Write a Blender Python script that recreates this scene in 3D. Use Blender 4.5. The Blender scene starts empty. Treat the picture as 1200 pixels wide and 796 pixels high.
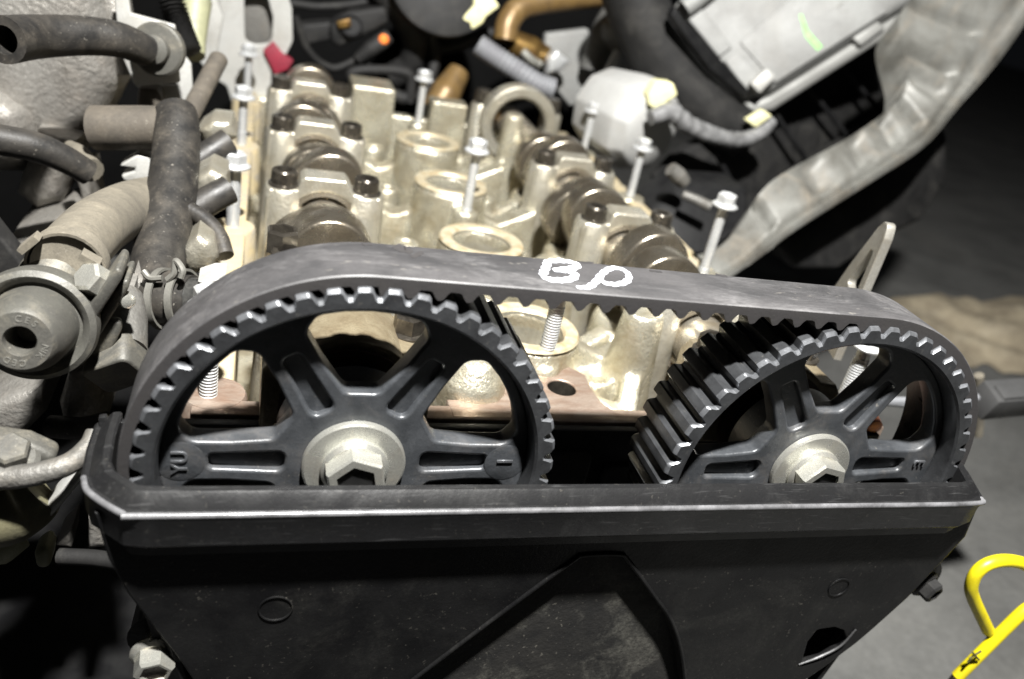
import bpy, bmesh, math, random
from mathutils import Vector, Matrix
random.seed(7)
PI = math.pi
R = math.radians
S = 0.001                                   # the scene is laid out in millimetres
scene = bpy.context.scene
col = scene.collection

# ------------------------------------------------------------------ camera
CAM = Vector((-31.81, -199.91, 157.70))
RIGHT = Vector((0.95276482, -0.23924325, 0.18708786))
FWD = Vector((0.29996904, 0.83766321, -0.45644159))
UP = Vector((-0.04751604, 0.49100205, 0.86986161))
FPX = 971.92
cam_d = bpy.data.cameras.new('camera')
cam = bpy.data.objects.new('camera', cam_d)
col.objects.link(cam)
m = Matrix.Identity(4)
for i in range(3):
    m[i][0] = RIGHT[i]; m[i][1] = UP[i]; m[i][2] = -FWD[i]; m[i][3] = CAM[i] * S
cam.matrix_world = m
cam_d.sensor_width = 36.0
cam_d.lens = 36.0 * FPX / 1200.0
cam_d.clip_start = 0.01
cam_d.clip_end = 60.0
cam_d.dof.use_dof = True
cam_d.dof.focus_distance = 0.285
cam_d.dof.aperture_fstop = 9.0
scene.camera = cam
scene.view_settings.view_transform = 'Standard'
scene.view_settings.look = 'None'
scene.view_settings.exposure = 0.0
scene.view_settings.gamma = 1.0

# ------------------------------------------------------------------ light
world = bpy.data.worlds.new('World')
scene.world = world
world.use_nodes = True
wb = world.node_tree.nodes['Background']
wb.inputs[0].default_value = (0.80, 0.86, 1.0, 1)
wb.inputs[1].default_value = 0.004

def area(name, loc, target, size, power, color):
    d = bpy.data.lights.new(name, 'AREA')
    d.shape = 'DISK'; d.size = size; d.energy = power; d.color = color
    o = bpy.data.objects.new(name, d)
    col.objects.link(o)
    o.location = Vector(loc) * S
    o.rotation_euler = (Vector(target) - Vector(loc)).to_track_quat('-Z', 'Y').to_euler()
    return o
area('work_lamp', (10, -205, 680), (120, 180, -10), 0.038, 33.0, (1.0, 0.985, 0.955))
area('added_fill', (1300, 700, 1800), (700, 400, -200), 1.0, 0.6, (0.92, 0.96, 1.0))  # weak fill light added from above right, no visible lamp there

# ------------------------------------------------------------------ pixel helper: direction from the photograph, depth from the plane it stands on
def px(u, v, y=None, x=None, z=None):
    d = RIGHT * ((u - 600) / FPX) + FWD - UP * ((v - 398) / FPX)
    if y is not None: t = (y - CAM.y) / d.y
    elif x is not None: t = (x - CAM.x) / d.x
    else: t = (z - CAM.z) / d.z
    return CAM + d * t
def P(*a): return [px(u, v, y=y) for (u, v, y) in a]

# ------------------------------------------------------------------ materials
MATS = {}
def mat(name, c1, c2=None, rough=0.5, rough2=None, metal=0.0, size=12.0, bump=0.15, fine=0.6, dust=None, dustamt=0.0, dustsize=25.0, spec=0.5, coat=0.0, emit=None, stretch=(1, 1, 1), lo=.35, hi=.65, scratch=0.0, speck=0.0, speckc=(.42, .39, .33)):
    if name in MATS: return MATS[name]
    mt = bpy.data.materials.new(name); mt.use_nodes = True
    nt = mt.node_tree; N = nt.nodes; L = nt.links
    b = N['Principled BSDF']
    c2 = c2 or tuple(x * .75 for x in c1)
    geo = N.new('ShaderNodeNewGeometry')
    sc = N.new('ShaderNodeVectorMath'); sc.operation = 'MULTIPLY'
    sc.inputs[1].default_value = tuple(1000.0 * s for s in stretch)
    L.new(geo.outputs['Position'], sc.inputs[0])
    def noise(sz, det=5, ro=.6, dist=0.0):
        n = N.new('ShaderNodeTexNoise'); n.inputs['Scale'].default_value = 1.0 / sz
        n.inputs['Detail'].default_value = det; n.inputs['Roughness'].default_value = ro
        n.inputs['Distortion'].default_value = dist
        L.new(sc.outputs[0], n.inputs['Vector']); return n
    def ramp(src, a, bb):
        r = N.new('ShaderNodeMapRange'); r.inputs[1].default_value = a; r.inputs[2].default_value = bb
        L.new(src, r.inputs[0]); return r.outputs[0]
    def mixc(f, a, bb):
        x = N.new('ShaderNodeMix'); x.data_type = 'RGBA'
        L.new(f, x.inputs[0])
        for s, i in ((a, 6), (bb, 7)):
            if isinstance(s, tuple): x.inputs[i].default_value = (*s, 1)
            else: L.new(s, x.inputs[i])
        return x.outputs[2]
    n1 = noise(size, 6, .62, .4)
    n2 = noise(fine, 3, .6)
    c = mixc(ramp(n1.outputs[0], lo, hi), c1, c2)
    fcol = mixc(ramp(n2.outputs[0], .3, .7), tuple(.86 for _ in range(3)), tuple(1.12 for _ in range(3)))
    mm = N.new('ShaderNodeMix'); mm.data_type = 'RGBA'; mm.blend_type = 'MULTIPLY'; mm.inputs[0].default_value = 1
    L.new(c, mm.inputs[6]); L.new(fcol, mm.inputs[7]); c = mm.outputs[2]
    ro = ramp(n1.outputs[0], .3, .7)
    rr = N.new('ShaderNodeMapRange'); rr.inputs[3].default_value = rough; rr.inputs[4].default_value = rough2 if rough2 is not None else min(1, rough + .15)
    L.new(ro, rr.inputs[0]); rough_out = rr.outputs[0]
    if dust:
        n3 = noise(dustsize, 7, .68, .8); n4 = noise(1.6, 3, .7)
        f = ramp(n3.outputs[0], .50, .74)
        ml = N.new('ShaderNodeMath'); ml.operation = 'MULTIPLY'; L.new(f, ml.inputs[0]); L.new(ramp(n4.outputs[0], .25, .65), ml.inputs[1])
        m2 = N.new('ShaderNodeMath'); m2.operation = 'MULTIPLY'; L.new(ml.outputs[0], m2.inputs[0]); m2.inputs[1].default_value = dustamt
        c = mixc(m2.outputs[0], c, dust)
        x = N.new('ShaderNodeMix'); x.data_type = 'FLOAT'; L.new(m2.outputs[0], x.inputs[0]); L.new(rough_out, x.inputs[2]); x.inputs[3].default_value = .9
        rough_out = x.outputs[0]
    if speck:
        n6 = noise(1.5, 2, .5); n7 = noise(22, 3, .6)
        f = ramp(n6.outputs[0], .66, .74)
        ml = N.new('ShaderNodeMath'); ml.operation = 'MULTIPLY'; L.new(f, ml.inputs[0]); L.new(ramp(n7.outputs[0], .35, .7), ml.inputs[1])
        m2 = N.new('ShaderNodeMath'); m2.operation = 'MULTIPLY'; L.new(ml.outputs[0], m2.inputs[0]); m2.inputs[1].default_value = speck
        c = mixc(m2.outputs[0], c, speckc)
    if scratch:
        s2 = N.new('ShaderNodeVectorMath'); s2.operation = 'MULTIPLY'; s2.inputs[1].default_value = (120, 1500, 1500)
        L.new(geo.outputs['Position'], s2.inputs[0])
        ns = N.new('ShaderNodeTexNoise'); ns.inputs['Scale'].default_value = .8; ns.inputs['Detail'].default_value = 4
        L.new(s2.outputs[0], ns.inputs['Vector'])
        f = ramp(ns.outputs[0], .60, .72)
        ml = N.new('ShaderNodeMath'); ml.operation = 'MULTIPLY'; L.new(f, ml.inputs[0]); ml.inputs[1].default_value = scratch
        c = mixc(ml.outputs[0], c, (.45, .45, .45))
    L.new(c, b.inputs['Base Color']); L.new(rough_out, b.inputs['Roughness'])
    b.inputs['Metallic'].default_value = metal
    b.inputs['Specular IOR Level'].default_value = spec
    b.inputs['Coat Weight'].default_value = coat
    b.inputs['Coat Roughness'].default_value = .2
    if bump:
        n5 = noise(fine * 2.2, 4, .6)
        add = N.new('ShaderNodeMath'); add.operation = 'MULTIPLY_ADD'
        L.new(n1.outputs[0], add.inputs[0]); add.inputs[1].default_value = .7; L.new(n5.outputs[0], add.inputs[2])
        bp = N.new('ShaderNodeBump'); bp.inputs['Strength'].default_value = 1.0; bp.inputs['Distance'].default_value = bump * S
        L.new(add.outputs[0], bp.inputs['Height']); L.new(bp.outputs[0], b.inputs['Normal'])
    if emit:
        b.inputs['Emission Color'].default_value = (*emit[0], 1); b.inputs['Emission Strength'].default_value = emit[1]
    MATS[name] = mt
    return mt

ALU = mat('cast_aluminium', (.60, .58, .475), (.36, .32, .23), .20, .36, .72, 16, .55, .8, (.20, .13, .05), .65, 26, speck=.4, speckc=(.14, .10, .06))
ALUC = mat('cap_aluminium', (.50, .48, .41), (.34, .315, .25), .22, .40, .7, 14, .4, .7, (.30, .23, .14), .4, 18, speck=.4, speckc=(.12, .09, .06))
ALUM = mat('machined_face', (.38, .31, .255), (.22, .15, .11), .28, .45, .6, 7, .06, .5, (.20, .11, .07), .7, 12, stretch=(.5, 1.3, 1))
STAIN = mat('oil_stained_rim', (.52, .48, .36), (.36, .28, .16), .3, .5, .4, 5, .15, .6)
GASKET = mat('gasket_residue_rail', (.42, .345, .20), (.29, .26, .21), .5, .75, .2, 9, .3, .7, (.62, .48, .22), .7, 14)
LOBE = mat('oiled_cam_steel', (.36, .325, .265), (.21, .18, .135), .18, .34, .9, 14, .12, .8, (.07, .045, .02), .35, 22)
JOURN = mat('camshaft_steel', (.42, .39, .33), (.28, .24, .18), .2, .35, .8, 9, .05, .8)
PULL = mat('dark_pulley_steel', (.037, .040, .044), (.060, .064, .070), .30, .46, .3, 10, .10, .6, (.16, .14, .12), .35, 18, spec=.6, speck=.30)
PULLR = mat('pulley_tooth_steel', (.032, .033, .035), (.050, .052, .055), .26, .40, .4, 8, .06, .6, speck=.2)
PULLE = mat('worn_tooth_edge', (.15, .155, .165), (.07, .073, .078), .28, .45, .5, 6, .05, .5)
RUB = mat('belt_rubber', (.058, .056, .057), (.024, .0235, .0245), .42, .60, 0, 14, .10, .45, (.17, .165, .165), .6, 22, stretch=(.4, 1, 1), scratch=.05, speck=.25)
RUBT = mat('belt_tooth_rubber', (.026, .024, .0235), (.018, .0165, .017), .6, .8, 0, 8, .08, .5)
PLAST = mat('black_cover_plastic', (.0045, .0045, .0048), (.008, .008, .008), .28, .48, 0, 16, .10, .6, (.10, .097, .085), .16, 40, spec=.2, speck=.10)
PLASTL = mat('scratched_lip_plastic', (.011, .011, .0115), (.007, .007, .0072), .24, .42, 0, 14, .05, .5, (.12, .12, .115), .10, 16, scratch=.04, spec=.5, speck=.08)
BLK = mat('black_plastic', (.005, .005, .0055), (.010, .010, .010), .45, .65, 0, 14, .1, .7, spec=.22)
BLKD = mat('dusty_black_plastic', (.009, .009, .009), (.016, .0155, .015), .55, .75, 0, 20, .1, .7, (.10, .095, .085), .4, 30, spec=.25)
HOSE = mat('worn_black_hose', (.014, .0135, .013), (.030, .027, .023), .38, .6, 0, 9, .12, .7, (.20, .17, .13), .24, 14, spec=.35, speck=.4)
HOSEB = mat('dusty_brown_hose', (.075, .064, .050), (.045, .039, .031), .6, .85, 0, 12, .12, .7, (.20, .17, .13), .4, 20, speck=.3)
HOSET = mat('tan_dusty_hose', (.135, .12, .092), (.080, .071, .055), .7, .9, 0, 14, .12, .7, (.30, .26, .19), .5, 22, speck=.3)
STEEL = mat('bright_bolt_steel', (.68, .69, .69), (.55, .56, .56), .24, .38, .6, 5, .04, .5)
ZINC = mat('yellow_zinc_steel', (.66, .66, .60), (.54, .53, .48), .20, .34, .8, 8, .06, .5, (.50, .36, .20), .3, 9)
DKBOLT = mat('oiled_dark_bolt', (.045, .04, .034), (.09, .08, .065), .16, .30, .7, 6, .05, .5)
GREYC = mat('grey_cast_body', (.15, .146, .135), (.09, .086, .078), .42, .6, .35, 22, .5, 1.1, (.20, .165, .12), .55, 34, speck=.3)
PLEN = mat('dirty_plenum_casting', (.26, .25, .23), (.14, .130, .115), .34, .55, .45, 30, .9, 1.3, (.25, .21, .17), .6, 40, speck=.5, speckc=(.08, .07, .06))
VALVE = mat('dusty_valve_metal', (.088, .086, .075), (.055, .053, .047), .45, .65, .3, 14, .12, .6, (.30, .265, .195), .55, 18, speck=.3)
VALVEL = mat('worn_raised_letters', (.15, .146, .13), (.11, .107, .095), .45, .6, .3, 6, .03, .5)
BRK = mat('pale_painted_bracket', (.36, .36, .345), (.27, .265, .245), .4, .55, .15, 24, .12, .7, (.34, .30, .24), .3, 22)
RAIL = mat('grey_painted_rail', (.185, .185, .17), (.075, .072, .062), .4, .6, .1, 40, .15, .9, (.24, .20, .15), .7, 30, speck=.3, speckc=(.10, .085, .06))
SILV = mat('silver_die_casting', (.24, .243, .235), (.18, .18, .173), .58, .72, .15, 50, .35, 1.2, (.30, .28, .25), .3, 40)
CAPG = mat('grey_moulded_cap', (.35, .35, .34), (.29, .29, .28), .5, .65, 0, 40, .12, .8, (.36, .33, .28), .3, 40)
CREAM = mat('cream_plastic', (.72, .70, .42), (.62, .58, .33), .4, .55, 0, 10, .1, .6)
WHITEP = mat('white_paint_mark', (.56, .57, .60), (.27, .29, .34), .4, .55, 0, 5, .05, .5, lo=.45, hi=.72)
YEL = mat('yellow_dipstick_coating', (.60, .51, .008), (.46, .38, .008), .35, .5, 0, 12, .03, .6, speck=.5, speckc=(.25, .2, .03))
DKM = mat('dark_stamped_mark', (.05, .045, .01), (.10, .09, .02), .6, .8, 0, 2, .05, .4)
RED = mat('red_tape', (.20, .012, .028), (.14, .008, .02), .5, .7, 0, 8, .1, .5)
GRN = mat('green_paint_mark', (.16, .50, .10), (.30, .60, .22), .5, .7, 0, 8, .05, .5)
ORG = mat('orange_tip', (.85, .16, .02), (.8, .25, .05), .4, .5, 0, 5, .03, .5)
BROWN = mat('brown_oily_pipe', (.20, .125, .045), (.12, .075, .03), .3, .5, .3, 14, .1, .7, (.30, .22, .12), .4, 18)
BRASS = mat('brass_fitting', (.30, .19, .06), (.14, .08, .03), .25, .4, .8, 7, .1, .5)
CORR = mat('grey_corrugated_tube', (.18, .185, .195), (.14, .14, .15), .4, .55, 0, 14, .1, .5)
FOIL = mat('clear_wire_sleeve', (.26, .26, .26), (.10, .10, .10), .18, .35, .2, 9, .4, 1.2)
COPPER = mat('copper_washer', (.42, .17, .10), (.25, .10, .06), .25, .4, .8, 5, .05, .5)
FLOOR = mat('workshop_floor', (.135, .135, .128), (.045, .045, .043), .75, .95, 0, 120, .8, 6, (.20, .19, .17), .35, 300, lo=.25, hi=.75)
CLOTH = mat('beige_rag_cloth', (.42, .36, .255), (.24, .20, .14), .8, .95, 0, 40, .8, 2.5, (.56, .51, .40), .5, 60)
BLOCK = mat('dark_block_iron', (.010, .010, .010), (.016, .015, .014), .55, .75, .2, 30, .4, 1.2, spec=.2)
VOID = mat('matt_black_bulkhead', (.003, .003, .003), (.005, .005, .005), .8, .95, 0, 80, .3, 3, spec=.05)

# ------------------------------------------------------------------ mesh helpers
def shade(me, ang=38):
    me.shade_smooth() if hasattr(me, 'shade_smooth') else None
    for p in me.polygons: p.use_smooth = True
    me.set_sharp_from_angle(angle=R(ang))
def link(name, me, mt, root=None, kind=None):
    """a mesh in scene millimetres becomes an object standing on root's (or its own) origin"""
    o = bpy.data.objects.new(name, me); col.objects.link(o)
    if mt: me.materials.clear(); me.materials.append(mt)
    if root is not None:
        o.parent = root
        org = Vector(root['org'])
    else:
        vs = [v.co for v in me.vertices]
        org = Vector(((min(v.x for v in vs) + max(v.x for v in vs)) / 2, (min(v.y for v in vs) + max(v.y for v in vs)) / 2, min(v.z for v in vs)))
        o.location = org * S
    me.transform(Matrix.Scale(S, 4) @ Matrix.Translation(-org))
    o['org'] = tuple(org)
    if kind: o['kind'] = kind
    return o
def fin(name, bm, mt, root=None, ang=38, bevel=0, seg=2, kind=None):
    bmesh.ops.remove_doubles(bm, verts=bm.verts, dist=1e-4)
    if bevel:
        es = [e for e in bm.edges if len(e.link_faces) == 2 and e.calc_face_angle(0) > R(30)]
        bmesh.ops.bevel(bm, geom=es, offset=bevel, segments=seg, profile=.5, affect='EDGES', clamp_overlap=True)
    bmesh.ops.recalc_face_normals(bm, faces=bm.faces)
    me = bpy.data.meshes.new(name); bm.to_mesh(me); bm.free()
    shade(me, ang)
    return link(name, me, mt, root, kind)
def thing(name, label, cat, loc, group=None):
    o = bpy.data.objects.new(name, None); col.objects.link(o)
    o.empty_display_size = .01
    o.location = Vector(loc) * S; o['org'] = tuple(loc)
    o['label'] = label; o['category'] = cat
    if group: o['group'] = group
    return o
def tag(o, label, cat, group=None):
    o['label'] = label; o['category'] = cat
    if group: o['group'] = group
    return o
def BM(): return bmesh.new()
def frame(d):
    d = d.normalized()
    a = Vector((0, 0, 1)) if abs(d.z) < .9 else Vector((1, 0, 0))
    u = d.cross(a).normalized(); v = d.cross(u).normalized()
    return u, v
def lathe(bm, prof, o, d, n=32, cap=True, ph=0.0):
    o = Vector(o); d = Vector(d).normalized(); u, v = frame(d)
    rings = []
    for (r, h) in prof:
        if r < 1e-6: rings.append([bm.verts.new(o + d * h)])
        else: rings.append([bm.verts.new(o + d * h + (u * math.cos(2 * PI * i / n + ph) + v * math.sin(2 * PI * i / n + ph)) * r) for i in range(n)])
    for a, b in zip(rings, rings[1:]):
        if len(a) == 1 and len(b) == 1: continue
        for i in range(n):
            j = (i + 1) % n
            if len(a) == 1: bm.faces.new((a[0], b[i], b[j]))
            elif len(b) == 1: bm.faces.new((a[i], a[j], b[0]))
            else: bm.faces.new((a[i], a[j], b[j], b[i]))
    if cap:
        for rg in (rings[0], rings[-1]):
            if len(rg) > 2: bm.faces.new(rg)
    return bm
def hexprism(bm, o, d, af, h, ch=.8, n=6, ph=0.0, recess=0.0, rdepth=0.0):
    r = af / 2 / math.cos(PI / n)
    prof = [(r, 0), (r, h - ch), (r - ch, h)]
    if recess: prof += [(recess, h), (recess * .94, h - rdepth), (0, h - rdepth)]
    else: prof += [(0, h)]
    return lathe(bm, prof, o, d, n, cap=True, ph=ph)
def catmull(pts, sub):
    pts = [Vector(p) for p in pts]
    if len(pts) == 2: return [pts[0].lerp(pts[1], i / sub) for i in range(sub + 1)]
    e = [pts[0] * 2 - pts[1]] + pts + [pts[-1] * 2 - pts[-2]]
    out = []
    for i in range(1, len(e) - 2):
        a, b, c, d = e[i - 1:i + 3]
        for k in range(sub):
            t = k / sub
            out.append(.5 * ((2 * b) + (c - a) * t + (2 * a - 5 * b + 4 * c - d) * t * t + (3 * b - a - 3 * c + d) * t ** 3))
    out.append(pts[-1]); return out
def tube(bm, pts, r, n=18, sub=8, cap=True, hollow=0.0, wob=0.0, flat=None):
    path = catmull(pts, sub); m = len(path)
    if not isinstance(r, (list, tuple)): r = [r, r]
    def rad(t):
        x = t * (len(r) - 1); i = min(int(x), len(r) - 2); return r[i] + (r[i + 1] - r[i]) * (x - i)
    u = None; rings = []
    for i, p in enumerate(path):
        tg = (path[min(i + 1, m - 1)] - path[max(i - 1, 0)]).normalized()
        if u is None: u, v = frame(tg)
        else:
            u = (u - tg * u.dot(tg)).normalized(); v = tg.cross(u).normalized()
        rr = rad(i / (m - 1)) * (1 + wob * (random.random() - .5))
        rings.append((p, u.copy(), v.copy(), rr, tg))
    vr = [[bm.verts.new(p + (a * math.cos(2 * PI * k / n) + b * math.sin(2 * PI * k / n)) * rr) for k in range(n)] for p, a, b, rr, tg in rings]
    for a, b in zip(vr, vr[1:]):
        for k in range(n): bm.faces.new((a[k], a[(k + 1) % n], b[(k + 1) % n], b[k]))
    if hollow:
        p, a, b, rr, tg = rings[0]
        i1 = [bm.verts.new(p + (a * math.cos(2 * PI * k / n) + b * math.sin(2 * PI * k / n)) * hollow) for k in range(n)]
        i2 = [bm.verts.new(p + tg * 14 + (a * math.cos(2 * PI * k / n) + b * math.sin(2 * PI * k / n)) * hollow) for k in range(n)]
        for k in range(n):
            j = (k + 1) % n
            bm.faces.new((vr[0][k], i1[k], i1[j], vr[0][j])); bm.faces.new((i1[k], i2[k], i2[j], i1[j]))
        bm.faces.new(i2)
    elif cap: bm.faces.new(vr[0])
    if cap: bm.faces.new(vr[-1])
    return bm
def prism(bm, poly, vec):
    vec = Vector(vec)
    a = [bm.verts.new(Vector(p)) for p in poly]; b = [bm.verts.new(Vector(p) + vec) for p in poly]
    n = len(a)
    bm.faces.new(a); bm.faces.new(list(reversed(b)))
    for i in range(n): bm.faces.new((a[i], b[i], b[(i + 1) % n], a[(i + 1) % n]))
    return bm
def box(bm, x0, x1, y0, y1, z0, z1):
    return prism(bm, [(x0, y0, z0), (x1, y0, z0), (x1, y1, z0), (x0, y1, z0)], (0, 0, z1 - z0))
def obox(bm, c, ux, uy, uz, sx, sy, sz):
    ux, uy, uz = (Vector(w).normalized() for w in (ux, uy, uz)); c = Vector(c)
    q = [c + ux * sx * a + uy * sy * b - uz * sz for a, b in ((-1, -1), (1, -1), (1, 1), (-1, 1))]
    return prism(bm, q, uz * sz * 2)
def rpoly(pts, r, seg=5):
    """2D polygon with rounded corners"""
    out = []; n = len(pts)
    rs = r if isinstance(r, (list, tuple)) else [r] * n
    for i in range(n):
        p = Vector(pts[i]).to_2d(); a = Vector(pts[i - 1]).to_2d() - p; b = Vector(pts[(i + 1) % n]).to_2d() - p
        la, lb = a.length, b.length; a.normalize(); b.normalize()
        an = math.acos(max(-1, min(1, a.dot(b))))
        if rs[i] < 1e-6 or an > PI - .02: out.append(p); continue
        t = min(rs[i] / math.tan(an / 2), la * .48, lb * .48); rr = t * math.tan(an / 2)
        p0 = p + a * t; p1 = p + b * t
        c = p + (a + b).normalized() * (rr / math.sin(an / 2))
        a0 = math.atan2(*(p0 - c).yx); a1 = math.atan2(*(p1 - c).yx)
        da = (a1 - a0 + PI) % (2 * PI) - PI
        for k in range(seg + 1):
            q = a0 + da * k / seg; out.append(c + Vector((math.cos(q), math.sin(q))) * rr)
    return out
def circ(r, n=64, c=(0, 0)): return [Vector((c[0] + r * math.cos(2 * PI * i / n), c[1] + r * math.sin(2 * PI * i / n))) for i in range(n)]
def plate(name, outer, holes, th, bev, mtx, mt, root=None, ang=38, bres=2):
    """2D outline with holes and rounded edges, th thick, facing the local +z of mtx (centre plane)"""
    cu = bpy.data.curves.new('outline', 'CURVE'); cu.dimensions = '2D'; cu.fill_mode = 'BOTH'
    for lp in [outer] + list(holes):
        sp = cu.splines.new('POLY'); sp.points.add(len(lp) - 1); sp.use_cyclic_u = True
        for q, w in zip(sp.points, lp): q.co = (w[0], w[1], 0, 1)
    cu.extrude = max(th / 2 - bev, .001); cu.bevel_depth = bev; cu.bevel_resolution = bres; cu.offset = -bev
    o = bpy.data.objects.new('outline', cu); col.objects.link(o)
    dg = bpy.context.evaluated_depsgraph_get(); dg.update()
    me = bpy.data.meshes.new_from_object(o.evaluated_get(dg))
    bpy.data.objects.remove(o); bpy.data.curves.remove(cu)
    me.name = name
    me.transform(mtx); shade(me, ang)
    return link(name, me, mt, root)
def mtx(o, ux, uy):
    ux = Vector(ux).normalized(); uz = ux.cross(Vector(uy)).normalized(); uy = uz.cross(ux)
    m = Matrix.Identity(4)
    for i in range(3): m[i][0] = ux[i]; m[i][1] = uy[i]; m[i][2] = uz[i]; m[i][3] = o[i]
    return m
FRONT = lambda x, y, z: mtx((x, y, z), (1, 0, 0), (0, 0, 1))      # plate plane X-Z, local +z faces the viewer (-Y)
def text(name, s, size, depth, mt_, matx, root):
    cu = bpy.data.curves.new('t', 'FONT'); cu.body = s; cu.size = size; cu.extrude = depth; cu.bevel_depth = size * .012
    cu.align_x = 'CENTER'; cu.align_y = 'CENTER'
    o = bpy.data.objects.new('t', cu); col.objects.link(o)
    dg = bpy.context.evaluated_depsgraph_get(); dg.update()
    me = bpy.data.meshes.new_from_object(o.evaluated_get(dg)); bpy.data.objects.remove(o)
    me.transform(matx); return link(name, me, mt_, root)
def slab(name, pix, y, th, bev, mt, root=None, seg=3, dy=None):
    """outline traced on the plane Y=y (or per-point depths) extruded th backwards, edges rounded"""
    bm = BM(); pts = [px(q[0], q[1], y=(q[2] if len(q) > 2 else y)) for q in pix]
    prism(bm, pts, dy or (0, th, 0))
    return fin(name, bm, mt, root, bevel=bev, seg=seg)

# ================================================================== SETTING
bm = BM(); F = 6000
box(bm, -F, F, -F, F, -270, -250); fin('floor', bm, FLOOR, kind='structure')
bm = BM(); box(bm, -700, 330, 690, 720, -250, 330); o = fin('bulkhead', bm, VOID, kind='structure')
# the beige rag on the floor
def cloth(name, pix, mt):
    bm = BM(); z = -248
    c = [px(u, v, z=z) for u, v in pix]; ctr = sum(c, Vector()) / len(c)
    n = len(c); G = 9; rows = []
    for k in range(G + 1):
        t = k / G; row = []
        for i in range(n * 5):
            a = c[i // 5].lerp(c[(i // 5 + 1) % n], (i % 5) / 5)
            p = ctr.lerp(a, t * (1 + .06 * math.sin(i * 1.7) * t))
            p.z = z + (1 - t ** 4) * (14 + 16 * math.sin(p.x * .035 + 1.3 * math.sin(p.y * .021)) * math.sin(p.y * .03 + p.x * .012)) if t < 1 else z
            row.append(bm.verts.new(p))
        rows.append(row)
    for a, b in zip(rows, rows[1:]):
        for i in range(len(a)):
            j = (i + 1) % len(a); bm.faces.new((a[i], a[j], b[j], b[i]))
    return fin(name, bm, mt, ang=180)
tag(cloth('rag', [(1040, 352), (1100, 345), (1150, 352), (1230, 345), (1240, 430), (1185, 440), (1150, 425), (1110, 445), (1060, 420)], CLOTH), 'crumpled beige rag lying on the dark floor', 'rag')

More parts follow.
